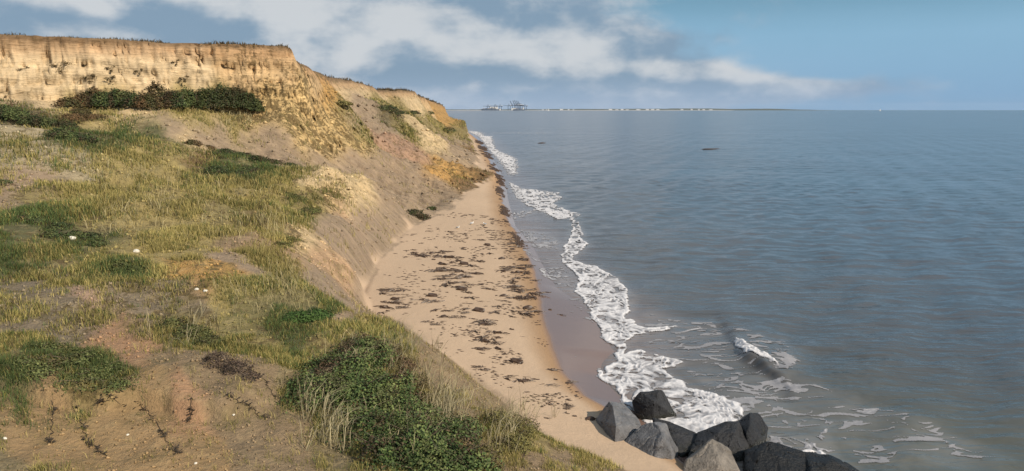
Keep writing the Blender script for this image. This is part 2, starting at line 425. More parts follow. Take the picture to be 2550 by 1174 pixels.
SPECK = {'fleck': 1, 'palefleck': .8, 'cliffo': .35, 'cliff': .22, 'cliffp': .3, 'pale': .3, 'orange': .55, 'olive': .6, 'umber': .6, 'red': .35, 'clay': .04, 'claypale': .25, 'darkveg': .5, 'brownveg': .5, 'greyveg': .45,
         'palegreen': .4, 'clayveg': .3, 'straw': .3, 'strawgreen': .3, 'green': .3, 'dirt': .12, 'orange2': .15, 'claydirt': .12, 'olivedirt': .4, 'strawdirt': .3, 'claypink': .2, 'strawclay': .25}
ZV = np.array([list(KIND[k][0]) + list(KIND[k][1:]) + [SPECK[k]] for _, _, k in zs], np.float32)


def zone_blend(x, y, z, soft=0.016):
    sh = x.shape; x = x.ravel(); y = y.ravel(); z = z.ravel()
    r = np.maximum(np.hypot(x, y), 4.0)
    t0, l0 = np.arctan2(x, y), np.log(r)
    th = t0 + 0.036 * fbm(t0 / .07, l0 / .12, oct=4, seed=51)
    lr = 0.30 * l0 + 0.022 * fbm(t0 / .06 + 9, l0 / .12, oct=4, seed=57)
    ez = z / r
    ath, alr, aez = np.arctan2(ZP[:, 0], ZP[:, 1]), 0.30 * np.log(ZR), ZP[:, 2] / ZR
    P = np.stack([th, lr, ez], -1).astype(np.float32); Q = np.stack([ath, alr, aez], -1).astype(np.float32)
    out = np.empty((len(x), ZV.shape[1]), np.float32)
    for i in range(0, len(x), 40000):
        d = np.sqrt(((P[i:i + 40000, None] - Q[None]) ** 2).sum(-1))
        wgt = np.exp(-(d - d.min(1, keepdims=True)) / soft * 3.0)
        wgt /= wgt.sum(1, keepdims=True)
        out[i:i + 40000] = wgt @ ZV
    return out.reshape(sh + (ZV.shape[1],))


# ------------------------------------------------------------------ mesh helpers
def mesh_from(name, verts, faces4=None, faces3=None, mats=(), attrs=None, smooth=True, parent=None, link=True):
    me = bpy.data.meshes.new(name)
    verts = np.asarray(verts, np.float32)
    me.vertices.add(len(verts)); me.vertices.foreach_set('co', verts.ravel())
    n4 = 0 if faces4 is None else len(faces4); n3 = 0 if faces3 is None else len(faces3)
    idx = np.concatenate([np.asarray(f, np.int32).ravel() for f in (faces4, faces3) if f is not None and len(f)])
    me.loops.add(len(idx)); me.loops.foreach_set('vertex_index', idx)
    me.polygons.add(n4 + n3)
    st = np.concatenate([np.arange(n4) * 4, n4 * 4 + np.arange(n3) * 3]).astype(np.int32)
    me.polygons.foreach_set('loop_start', st)
    if smooth: me.polygons.foreach_set('use_smooth', np.ones(n4 + n3, bool))
    for m in mats: me.materials.append(m)
    for k, v in (attrs or {}).items():
        v = np.asarray(v, np.float32)
        if v.ndim == 2:
            if v.shape[1] == 3: v = np.concatenate([v, np.ones((len(v), 1), np.float32)], 1)
            a = me.attributes.new(k, 'FLOAT_COLOR', 'POINT'); a.data.foreach_set('color', v.ravel())
        else:
            a = me.attributes.new(k, 'FLOAT', 'POINT'); a.data.foreach_set('value', v)
    me.update(); me.validate()
    o = bpy.data.objects.new(name, me)
    if link: COL.objects.link(o)
    if parent: o.parent = parent
    return o


def grid_faces(nr, nc, closed=False):
    i = np.arange(nr * nc).reshape(nr, nc)
    a, b, c, d = i[:-1, :-1], i[:-1, 1:], i[1:, 1:], i[1:, :-1]
    return np.stack([a, b, c, d], -1).reshape(-1, 4)


def tag(o, label=None, cat=None, group=None, kind=None):
    if label: o['label'] = label
    if cat: o['category'] = cat
    if group: o['group'] = group
    if kind: o['kind'] = kind
    return o


def empty(name, loc, rz=0.0):
    o = bpy.data.objects.new(name, None); COL.objects.link(o)
    o.location = loc; o.rotation_euler = (0, 0, rz); o.empty_display_size = 0.2
    return o


def bm_obj(name, bm, mats, parent=None, smooth=False):
    me = bpy.data.meshes.new(name); bm.to_mesh(me); bm.free()
    for m in (mats if isinstance(mats, (list, tuple)) else [mats]): me.materials.append(m)
    if smooth:
        for p in me.polygons: p.use_smooth = True
    o = bpy.data.objects.new(name, me); COL.objects.link(o)
    if parent: o.parent = parent
    return o


def add_box(bm, c, s, rz=0.0):
    r = bmesh.ops.create_cube(bm, size=1.0)['verts']
    bmesh.ops.scale(bm, vec=s, verts=r)
    if rz: bmesh.ops.rotate(bm, cent=(0, 0, 0), matrix=__import__('mathutils').Matrix.Rotation(rz, 3, 'Z'), verts=r)
    bmesh.ops.translate(bm, vec=c, verts=r)
    return r


def add_bar(bm, a, b, ra, rb=None, n=6):
    a = Vector(a); b = Vector(b); rb = ra if rb is None else rb
    d = (b - a); L = d.length
    if L < 1e-6: return
    q = d.to_track_quat('Z', 'Y').to_matrix()
    rings = []
    for p, rr in ((a, ra), (b, rb)):
        rings.append([bm.verts.new(p + q @ Vector((math.cos(2 * math.pi * k / n) * rr, math.sin(2 * math.pi * k / n) * rr, 0))) for k in range(n)])
    for k in range(n):
        bm.faces.new((rings[0][k], rings[0][(k + 1) % n], rings[1][(k + 1) % n], rings[1][k]))
    bm.faces.new(rings[0][::-1]); bm.faces.new(rings[1])


# ------------------------------------------------------------------ ground material
gm, t, b, out = new_mat("ground")
geo = t.n.new('ShaderNodeNewGeometry')
P = geo.outputs['Position']
px_, py_, pz_ = t.sep(P)
ca = t.attr('albedo')[0]; wet = t.attr('wet')[2]; fac = t.attr('strata')[2]; fl = t.attr('fleck')[2]
warp = t.noise(P, 0.35, 2.0)
bedz = t.m('ADD', t.m('MULTIPLY', pz_, 5.0), t.m('MULTIPLY', warp, 1.8))
bed = t.noise(t.comb(t.m('MULTIPLY', px_, .3), t.m('MULTIPLY', py_, .3), bedz), .8, 5.0, 0.6, .6)
bed2 = t.noise(t.comb(t.m('MULTIPLY', px_, .5), t.m('MULTIPLY', py_, .5), t.m('MULTIPLY', pz_, 4.0)), 1.3, 4.0, 0.6, .8)
run = t.noise(t.comb(t.m('MULTIPLY', px_, 2.6), t.m('MULTIPLY', py_, 2.6), t.m('MULTIPLY', pz_, .5)), 1.0, 4.0, 0.6)
v = t.m('ADD', t.m('MULTIPLY', t.m('SUBTRACT', bed, .5), 1.5), t.m('MULTIPLY', t.m('SUBTRACT', bed2, .5), .8))
v = t.m('ADD', v, t.m('MULTIPLY', t.m('SUBTRACT', run, .5), .12))
blot = t.noise(P, 0.55, 4.0, 0.6)
v = t.m('ADD', t.m('MULTIPLY', v, t.ramp(blot, .35, .65, .25, 1.0)), t.m('MULTIPLY', t.m('SUBTRACT', blot, .5), 1.1))
vf = t.m('ADD', 1.0, t.m('MULTIPLY', v, t.m('MULTIPLY', fac, 0.85)))
g1 = t.noise(P, 7.0, 5.0, 0.7); g2 = t.noise(P, 1.3, 4.0, 0.6)
vg = t.m('ADD', 1.0, t.m('ADD', t.m('MULTIPLY', t.m('SUBTRACT', g1, .5), t.m('ADD', .12, t.m('MULTIPLY', fl, .9))), t.m('MULTIPLY', t.m('SUBTRACT', g2, .5), t.m('ADD', .12, t.m('MULTIPLY', fl, .6)))))
rill = t.noise(t.comb(t.m('MULTIPLY', px_, .30), t.m('ADD', t.m('MULTIPLY', py_, 2.0), t.m('MULTIPLY', px_, .5)), t.m('MULTIPLY', pz_, .3)), 1.0, 5.0, 0.65, .5)
rv = t.m('MULTIPLY', t.m('SUBTRACT', rill, .5), t.attr('rill')[2])
mul = t.m('MULTIPLY', t.m('MULTIPLY', vf, vg), t.m('ADD', 1.0, t.m('MULTIPLY', rv, 1.3)))
c1 = t.mix(1.0, ca, t.comb(mul, mul, mul), 'MULTIPLY')
sk = t.attr('speck')[2]
sn = t.noise(P, 2.1, 4.0, 0.72, .4); sn2 = t.noise(P, .45, 2.0)
sp_ = t.ramp(t.m('ADD', sn, t.m('ADD', t.m('MULTIPLY', t.m('SUBTRACT', sn2, .5), .35), t.m('MULTIPLY', t.m('SUBTRACT', sk, .5), .16))), .50, .60)
c1 = t.mix(t.m('MULTIPLY', sp_, t.ramp(sk, .0, .5, 0, .85)), c1, (.10, .07, .028, 1))
pn = t.noise(P, .9, 5.0, .65, .3); pn2 = t.noise(P, 2.6, 4.0, .65, .3)
c1 = t.mix(t.m('MULTIPLY', t.ramp(pn, .50, .68), t.m('MULTIPLY', fl, .42)), c1, (.14, .115, .042, 1))
c1 = t.mix(t.m('MULTIPLY', t.ramp(pn2, .52, .66), t.m('MULTIPLY', fl, .35)), c1, (.36, .28, .15, 1))
dk = t.m('SUBTRACT', 1.0, t.m('MULTIPLY', wet, .42))
c2 = t.mix(1.0, c1, t.comb(dk, t.m('MULTIPLY', dk, .97), t.m('MULTIPLY', dk, .96)), 'MULTIPLY')
t.l.new(c2, b.inputs['Base Color'])
t.l.new(t.m('SUBTRACT', .92, t.m('MULTIPLY', t.ramp(wet, .35, .9), .80)), b.inputs['Roughness'])
t.l.new(t.m('ADD', .3, t.m('MULTIPLY', wet, .35)), b.inputs['Specular IOR Level'])
h = t.m('ADD', t.m('MULTIPLY', bed2, t.m('MULTIPLY', fac, 1.2)), t.m('MULTIPLY', t.m('ADD', g1, t.m('MULTIPLY', g2, .8)), t.m('ADD', .25, fl)))
h = t.m('ADD', h, t.m('MULTIPLY', rv, 2.2))
h = t.m('MULTIPLY', h, t.m('SUBTRACT', 1.0, t.m('MULTIPLY', wet, .95)))
t.l.new(t.bump(h, 0.75, 0.16), b.inputs['Normal'])

# ------------------------------------------------------------------ the ground itself
azs = np.concatenate([np.arange(-180, -60, 5), np.arange(-60, -38, .8), np.linspace(-38, 14, 800), np.arange(15, 45, 1.2), np.arange(45, 181, 5)])
azs[-1] = 180
azs = np.radians(azs)
rs = np.concatenate([np.linspace(.8, 8, 14)[:-1], np.geomspace(8, 60, 250)[:-1], np.linspace(60, 100, 300)[:-1], np.geomspace(100, 450, 170)[:-1], np.geomspace(450, 1500, 16)])
AZ, RR = np.meshgrid(azs, rs)
GX, GY = np.sin(AZ) * RR, np.cos(AZ) * RR
GZ, GS, GB = relief(GX, GY)
# erosion of the face: ledges, pits and pock marks pushed into the wall along its normal
dzr = np.gradient(GZ, axis=0) / np.gradient(RR, axis=0)
steep = sstep(np.abs(dzr), .8, 2.2)
face = steep * sstep(GS, -1.5, 0.0) * sstep(9 * np.clip(RR / 80, 1, 3) - GS, 0, 4)
ledge = fbm(GX * .15, GY * .15, GZ * 2.3, oct=4, seed=61)
pit = sstep(fbm(GX * .75, GY * .75, GZ * 1.1, oct=3, seed=63), .30, .55)
sc_ = np.clip(RR / 80, .6, 2)
fiss = np.clip(1 - np.abs(fbm(GX * .8, GY * .8, GZ * .12, oct=2, seed=65)) * 7, 0, 1)
push = face * (0.95 * ledge * sc_ + 0.9 * pit * sstep(GZ, 17.3, 16.2) + .12 * fiss + .35 * fbm(GX * 1.4, GY * 1.4, GZ * 2.0, oct=3, seed=67))
GXd = GX + np.sin(AZ) * push; GYd = GY + np.cos(AZ) * push
zb = zone_blend(GX, GY, GZ)
alb = zb[..., :3].copy(); speck = zb[..., 7]
F, Wt, E = xf(GY), xw(GY), xe(GY)
edge_n = 0.5 * fbm(GX / 1.6, GY / 2.4, oct=4, seed=71) * np.clip(RR / 30, .6, 3)
sand = sstep(GX - F + edge_n, -.35, .35)
sandc = np.array([.45, .335, .232]) * (1 + 0.07 * fbm(GX / 5, GY / 8, oct=4, seed=73))[..., None]
damp = sstep(GX - Wt + 0.25 * edge_n, -1.5 * np.clip(RR / 35, .5, 1.5), -.1)
wetm = sstep(GX - Wt + 0.25 * edge_n, -.25, .35)
sandc = sandc * (1 - damp[..., None] * np.array([.30, .40, .52]))
sandc = sandc * (1 - wetm[..., None]) + np.array([.30, .20, .165]) * wetm[..., None]
alb = alb * (1 - sand[..., None]) + sandc * sand[..., None]
# plateau turf and the dark band of topsoil along its lip
inl = sstep(-GS, -.15, .35)
alb = alb * (1 - inl[..., None]) + np.array([.16, .135, .065]) * inl[..., None]
topz = np.where(GY > 84, np.interp(GY, TY, TZ), 18.0)
soil = sstep(GZ, topz - .75 + .35 * fbm(GX / 1.5, GY / 1.5, oct=3, seed=83), topz - .25) * sstep(GS, 3, 1.5)
soil2 = sstep(GZ, topz - 2.4, topz - .9) * sstep(GS, 4, 2) * .6
alb = alb * (1 - soil2[..., None]) + np.array([.36, .21, .11]) * soil2[..., None]
alb = alb * (1 - soil[..., None]) + np.array([.17, .11, .06]) * soil[..., None]
# roots and weeds clinging in the pits of the wall
weed = .7 * face * sstep(GZ, 16.6, 15.6) * pit * sstep(fbm(GX * .5, GY * .5, GZ * .9, oct=2, seed=91), -.2, .3)
alb = alb * (1 - .75 * weed[..., None]) + np.array([.13, .09, .04]) * .75 * weed[..., None]
strata = np.maximum(face, 0.25 * steep) * (1 - sand)
fleck = np.clip((1 - sand) * (1 - face) * 1.0, 0, 1) * np.where(GS < 0, .6, 1.0)
# bare clay is smoother than the rest
clayish = np.exp(-(((alb - np.array([.305, .215, .155])) ** 2).sum(-1)) / .004)
fleck = fleck * (1 - .75 * clayish)
V = np.stack([GXd, GYd, GZ], -1).reshape(-1, 3)
ground = mesh_from("ground", V, faces4=grid_faces(*GX.shape)[:, ::-1], mats=[gm],
                   attrs={'albedo': np.clip(alb.reshape(-1, 3), .01, 1), 'wet': (wetm * sand).ravel(), 'strata': strata.ravel(), 'fleck': fleck.ravel(), 'rill': (sstep(GX, -45, -20) * sstep(GY, 24, 34) * (1 - sand) * (1 - face)).ravel(), 'speck': (speck * (1 - sand) * (GS > -.5)).ravel()})
tag(ground, kind='structure')

# ------------------------------------------------------------------ sea
CREST = np.array([on_plane(1800, 770), on_plane(1832, 850), on_plane(1880, 900), on_plane(1950, 950), on_plane(2010, 1010)])
CREST_H = [.0, .20, .36, .30, .0]


def polyline_sd(x, y, P):
    best = np.full(x.shape, 1e9); sg = np.zeros(x.shape); al = np.zeros(x.shape)
    for i, (a, b_) in enumerate(zip(P[:-1], P[1:])):
        e = b_ - a; L2 = e @ e
        t_ = np.clip(((x - a[0]) * e[0] + (y - a[1]) * e[1]) / L2, 0, 1)
        dx = x - a[0] - t_ * e[0]; dy = y - a[1] - t_ * e[1]; d = np.hypot(dx, dy)
        u = d < best
        best = np.where(u, d, best); sg = np.where(u, np.sign(e[0] * dy - e[1] * dx), sg); al = np.where(u, i + t_, al)
    return best * sg, al


def sea_h(x, y):
    r = np.hypot(x, y)
    dep = x - xe(y)
    a = sstep(dep, -.5, 9) * sstep(r, 900, 200)
    sw = np.sin((y * .35 - x * .93) * 1.05 + 2.0 * fbm(x / 12, y / 12, oct=2, seed=101)) * .5 + np.sin((y * .6 - x * .8) * 2.3 + 2.5 * fbm(x / 6, y / 6, oct=2, seed=103)) * .25
    ch = fbm(x / 2.0, y / .8, oct=3, seed=105)
    z = a * (0.12 * sw + 0.07 * ch) + 0.012 * ch
    # the swash runs up as a thin tongue of water
    d, al = polyline_sd(x, y, CREST)
    hh = np.interp(al, range(5), CREST_H) * (1 + .3 * fbm(x / .8, y / .8, oct=3, seed=107))
    d = d + .25 * fbm(x / 1.0, y / 1.0, oct=3, seed=109)
    z = z + hh * np.where(d > 0, np.exp(-(d / 2.8) ** 2), np.exp(-(d / .36) ** 2))
    # broken water line further up the beach
    return z


sm, t, b, out = new_mat("sea_water")
geo = t.n.new('ShaderNodeNewGeometry'); P = geo.outputs['Position']
x_, y_, z_ = t.sep(P)
ca = t.attr('albedo')[0]
rr = t.m('SQRT', t.m('ADD', t.m('MULTIPLY', x_, x_), t.m('MULTIPLY', y_, y_)))
nearf = t.ramp(rr, 15.0, 110.0, 1.0, 0.0)
w1 = t.noise(t.comb(t.m('MULTIPLY', x_, .42), t.m('MULTIPLY', y_, 1.3), 0.0), 1.3, 3.0, 0.5, 0.4)
w2 = t.noise(t.comb(t.m('MULTIPLY', x_, .085), t.m('MULTIPLY', y_, .32), 2.0), 1.0, 4.0, 0.5, 0.3)
w3 = t.noise(t.comb(t.m('MULTIPLY', x_, .016), t.m('MULTIPLY', y_, .07), 5.0), 1.0, 6.0, 0.6, 0.5)
wp = t.ramp(t.noise(t.comb(t.m('MULTIPLY', x_, .03), t.m('MULTIPLY', y_, .05), 1.0), 1.0, 3.0, .5), .35, .65, .45, 1.15)
hh = t.m('MULTIPLY', wp, t.m('ADD', t.m('MULTIPLY', w1, t.m('MULTIPLY', nearf, .30)), t.m('MULTIPLY', w2, .9)))
t.l.new(t.bump(hh, 0.8, 0.50), b.inputs['Normal'])
mx = t.m('MULTIPLY', t.m('ADD', .68, t.m('MULTIPLY', w3, .65)), t.ramp(rr, 600.0, 5000.0, 1.0, .55))
t.l.new(t.mix(1.0, ca, t.comb(mx, mx, mx), 'MULTIPLY'), b.inputs['Base Color'])
b.inputs['Roughness'].default_value = 0.16
b.inputs['IOR'].default_value = 1.33

saz = np.radians(np.concatenate([np.arange(-180, -24, 6), np.linspace(-20, 38, 640), np.arange(42, 181, 6)]))
saz[-1] = math.pi
srr = np.concatenate([np.geomspace(6, 120, 420)[:-1], np.geomspace(120, 900, 120)[:-1], np.geomspace(900, 16000, 24)])
AZ, RR = np.meshgrid(saz, srr)
SX, SY = np.sin(AZ) * RR, np.cos(AZ) * RR
SZ = sea_h(SX, SY)
dep = SX - xe(SY)
deep = np.array([.064, .073, .090]); mid = np.array([.072, .074, .078]); shal = np.array([.17, .135, .125])
k1 = sstep(dep + 1.5 * fbm(SX / 6, SY / 6, oct=3, seed=111), 4, 36)[..., None] * .999
k1 = np.maximum(k1, sstep(RR, 110, 300)[..., None])
k0 = sstep(dep + .8 * fbm(SX / 2, SY / 2, oct=3, seed=113), 0, 5 + .02 * RR)[..., None]
sc = mid * (1 - k1) + deep * k1
sc = shal * (1 - k0) + sc * k0
olv = np.exp(-((SX - 14) ** 2 + (SY - 20) ** 2) / 90)[..., None]
sc = sc * (1 - .5 * olv) + np.array([.085, .085, .05]) * .5 * olv
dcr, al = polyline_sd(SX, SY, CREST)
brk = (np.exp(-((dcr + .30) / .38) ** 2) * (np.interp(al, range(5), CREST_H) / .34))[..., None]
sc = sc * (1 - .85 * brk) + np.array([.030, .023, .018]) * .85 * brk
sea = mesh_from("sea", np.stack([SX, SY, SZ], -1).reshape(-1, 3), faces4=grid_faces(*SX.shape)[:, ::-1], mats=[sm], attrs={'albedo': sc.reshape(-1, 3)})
tag(sea, kind='structure')

# ------------------------------------------------------------------ foam, cut from lacy noise and laid just above the water
FOAM = [
    ([(1421, 582), (1395, 642), (1399, 657), (1440, 691), (1427, 729), (1459, 759), (1477, 800), (1496, 837), (1530, 871), (1532, 897), (1489, 920), (1489, 939), (1530, 965), (1541, 987),
      (1580, 1030), (1640, 1075), (1750, 1100), (1850, 1045), (1850, 1010), (1800, 985), (1725, 965), (1642, 924), (1684, 916), (1706, 901), (1597, 871), (1560, 886), (1560, 856), (1590, 837), (1650, 826), (1698, 810),
      (1612, 815), (1560, 796), (1567, 755), (1564, 721), (1530, 687), (1492, 669), (1429, 650), (1440, 631), (1466, 609), (1440, 582)], .84, .5),
    ([(1262, 452), (1300, 470), (1390, 480), (1400, 497), (1375, 508), (1445, 535), (1432, 552), (1385, 545), (1310, 512), (1282, 492)], .9, 1.0),
    ([(1190, 338), (1226, 340), (1236, 372), (1290, 397), (1290, 432), (1270, 440), (1240, 400), (1212, 372)], .98, 2.0),
    ([(1150, 322), (1200, 330), (1215, 345), (1190, 342)], .95, 3.0),
    ([(1225, 330), (1380, 331), (1380, 333), (1225, 333)], .55, 3.5),
    ([(1262, 530), (1340, 520), (1345, 528), (1268, 552)], .66, 1.0),
    ([(1270, 570), (1350, 580), (1390, 600), (1400, 625), (1330, 620)], .58, .7),
    ([(1335, 672), (1395, 662), (1425, 690), (1430, 720), (1390, 712), (1345, 690)], .6, .6),
    ([(1385, 735), (1440, 745), (1450, 775), (1400, 755)], .42, .6),
    ([(1425, 548), (1445, 552), (1450, 586), (1420, 586)], .72, .5),
    ([(1250, 600), (1335, 640), (1400, 650), (1385, 664), (1330, 655)], .45, .5),
    ([(1600, 800), (1760, 800), (1850, 850), (1780, 870), (1640, 830)], .46, .8),
    ([(1690, 910), (1860, 960), (1990, 1000), (1990, 1040), (1860, 1050), (1760, 990)], .50, .8),
    ([(1829, 850), (1850, 862), (1885, 884), (1910, 905), (1938, 928), (1905, 915), (1880, 906), (1852, 894), (1835, 878)], .90, .35),
    ([(1905, 1078), (1960, 1085), (2010, 1090), (2030, 1050), (2080, 1035), (2065, 1070), (2075, 1110), (2110, 1165), (2040, 1135), (1985, 1115), (1915, 1100)], .62, .8),
    ([(1990, 1120), (2050, 1125), (2110, 1160), (2200, 1215), (2050, 1200)], .95, .4),
    ([(1620, 780), (1960, 850), (2000, 980), (1860, 1000), (1700, 930), (1600, 850)], .33, .7),
    ([(1840, 940), (2020, 960), (2190, 1020), (2180, 1060), (1960, 1080), (1870, 1050)], .42, .6),
    ([(2060, 1020), (2180, 1015), (2330, 1060), (2480, 1130), (2440, 1174), (2160, 1160), (2060, 1090)], .33, .8),
    ([(1500, 860), (1480, 868), (1440, 890), (1418, 903), (1442, 886), (1482, 862)], .55, .2),
    ([(1500, 812), (1440, 790), (1400, 772), (1440, 782), (1480, 796)], .5, .2),
]


def poly_sd(x, y, P):
    """signed distance, positive inside the outline"""
    inside = np.zeros(x.shape, bool); best = np.full(x.shape, 1e9)
    n = len(P)
    for i in range(n):
        a, b_ = P[i], P[(i + 1) % n]
        e = b_ - a
        t_ = np.clip(((x - a[0]) * e[0] + (y - a[1]) * e[1]) / (e @ e + 1e-9), 0, 1)
        best = np.minimum(best, np.hypot(x - a[0] - t_ * e[0], y - a[1] - t_ * e[1]))
        c = (a[1] > y) != (b_[1] > y)
        with np.errstate(divide='ignore', invalid='ignore'):
            xi = (b_[0] - a[0]) * (y - a[1]) / (b_[1] - a[1] + 1e-12) + a[0]
        inside ^= c & (x < xi)
    return np.where(inside, best, -best)


def foam_field(X, Y, wide=0.0):
    amt = np.zeros(X.shape)
    for pts, lev, soft in FOAM:
        Pw = np.array([on_plane(*p) for p in pts])
        lo, hi = Pw.min(0) - 4 - wide * 2, Pw.max(0) + 4 + wide * 2
        m_ = (X > lo[0]) & (X < hi[0]) & (Y > lo[1]) & (Y < hi[1])
        if not m_.any(): continue
        xx, yy = X[m_], Y[m_]
        xx2 = xx + .35 * fbm(xx / 1.1, yy / 1.1, oct=3, seed=121) * min(1.5, soft + .3); yy2 = yy + .5 * fbm(xx / 1.1, yy / 1.1, oct=3, seed=123)
        d = poly_sd(xx2, yy2, Pw)
        if wide: amt[m_] = np.maximum(amt[m_], lev * sstep(d, -wide, wide * .6))
        else: amt[m_] = np.maximum(amt[m_], lev * .84 * sstep(d, -soft * .35, soft * .45) + (.24 if lev > .7 else 0) * np.exp(-((d - .12) / .13) ** 2))
    return amt


# aerated, milky water round the broken waves
milk = foam_field(SX, SY, .8) * (.55 + .45 * fbm(SX / .9, SY / .6, oct=4, seed=119)) * sstep(SX - xe(SY), -.1, .8)
sc2 = sc * (1 - .62 * milk[..., None]) + np.array([.40, .385, .39]) * .62 * milk[..., None]
sea.data.attributes['albedo'].data.foreach_set('color', np.concatenate([sc2.reshape(-1, 3), np.ones((sc2.shape[0] * sc2.shape[1], 1))], 1).astype(np.float32).ravel())

fa = np.radians(np.linspace(-6, 36, 1200)); fr = np.concatenate([np.geomspace(16, 60, 760)[:-1], np.geomspace(60, 380, 460)])
AZ, RR = np.meshgrid(fa, fr)
X, Y = np.sin(AZ) * RR, np.cos(AZ) * RR
amt = foam_field(X, Y)
x1 = X + .5 * fbm(X / 1.2, Y / 1.2, oct=2, seed=131); y1 = Y + .5 * fbm(X / 1.2, Y / 1.2, oct=2, seed=133)
lsc = np.clip(RR / 30, 1, 4)
ridg = 1 - np.abs(fbm(x1 / .75, y1 / 1.0, oct=3, seed=135)) * 2.3
ridg2 = 1 - np.abs(fbm(x1 / .26, y1 / .34, oct=2, seed=137)) * 2.3
lace = .27 * ridg + .30 * ridg2 + .30 * (fbm(X / 1.6, Y / 1.1, oct=4, seed=139) * .5 + .5) + .10
st1 = 1 - np.abs(fbm(x1 / 2.6, y1 / .55, oct=3, seed=141)) * 2.6
st2 = 1 - np.abs(fbm(x1 / .9, y1 / .22, oct=2, seed=143)) * 2.4
thin = sstep(amt, .52, .36)
lace = lace * (1 - thin) + (.13 + .34 * st1 + .30 * st2 + .26 * (fbm(X / 2.4, Y / 1.5, oct=3, seed=145) * .5 + .5)) * thin
on = (amt > .02) & (lace > (1.0 - amt) * .88 + .02)
q = grid_faces(*X.shape)
okq = on.ravel()[q].all(1)
q = q[okq]
used, inv = np.unique(q.ravel(), return_inverse=True)
FZ = np.maximum(sea_h(X.ravel()[used], Y.ravel()[used]), H(X.ravel()[used], Y.ravel()[used])) + .012 + .10 * sstep(amt.ravel()[used], .4, .6) * np.clip((lace - ((1 - amt) * .88 + .02)).ravel()[used], 0, .6)
FV = np.stack([X.ravel()[used], Y.ravel()[used], FZ], -1)
fm, t, b, out = new_mat("foam")
thick = t.attr('thick')[2]
nn = t.noise(None, 9.0, 4.0, .6)
geo = t.n.new('ShaderNodeNewGeometry'); nn = t.noise(geo.outputs['Position'], 6.0, 4.0, .6)
k = t.ramp(t.m('ADD', thick, t.m('MULTIPLY', t.m('SUBTRACT', nn, .5), .9)), .05, .85)
t.l.new(t.mix(k, (.24, .235, .25, 1), (.63, .61, .62, 1)), b.inputs['Base Color'])
b.inputs['Roughness'].default_value = .7
t.l.new(t.bump(nn, .6, .05), b.inputs['Normal'])
foam = mesh_from("sea_foam", FV, faces4=inv.reshape(-1, 4)[:, ::-1], mats=[fm], attrs={'thick': (lace - ((1 - amt) * .88 + .02)).ravel()[used] * 1.6 + (amt.ravel()[used] - .62) * .7})
tag(foam, "white lacy sea foam left by waves along the sandy shore", "foam", kind='stuff')

# ------------------------------------------------------------------ grasses
def blade_mat(name, rough=.8):
    m, t, b, out = new_mat(name)
    t.l.new(t.attr('tint')[0], b.inputs['Base Color'])
    b.inputs['Roughness'].default_value = rough
    b.inputs['Specular IOR Level'].default_value = .2
    return m


bladem = blade_mat("grass_blades"); leafm = blade_mat("bush_leaves", .65)


def blades(P, L, W, lean, tint, spread_dir=None):
    """curved two-segment blades; P (n,3) roots"""
    n = len(P)
    a = rng.uniform(0, 2 * np.pi, n)
    ld = np.stack([np.cos(a), np.sin(a), np.zeros(n)], -1)
    if spread_dir is not None: ld = ld * .7 + spread_dir; 
    s_a = rng.uniform(-.9, .9, n)
    side = np.stack([np.cos(s_a), np.sin(s_a), np.zeros(n)], -1)
    up = np.array([0, 0, 1.0])
    ln = (lean * rng.uniform(.2, 1.3, n))[:, None]
    mid_ = P + (up + ld * ln * .5) * (L * .5)[:, None]
    tip = P + (up * (1 - .35 * np.minimum(ln, 1.5)) + ld * ln) * L[:, None]
    w_ = (W * .5)[:, None]
    V = np.stack([P - side * w_, P + side * w_, mid_ + side * w_ * .8, mid_ - side * w_ * .8, tip], 1)
    i = np.arange(n)[:, None] * 5
    f4 = i + np.array([[0, 1, 2, 3]]); f3 = i + np.array([[3, 2, 4]])
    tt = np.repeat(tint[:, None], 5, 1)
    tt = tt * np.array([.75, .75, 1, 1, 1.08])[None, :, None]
    return V.reshape(-1, 3), f4, f3, tt.reshape(-1, 3)


def sample_land(n):
    th = np.radians(rng.uniform(-37, 9, n)); u = rng.uniform(0, 1, n)
    # even coverage of the view: step in ln r, weighted to the nearer ground
    r = np.exp(np.log(9.5) + u ** 1.15 * (np.log(330) - np.log(9.5)))
    return np.sin(th) * r, np.cos(th) * r, r


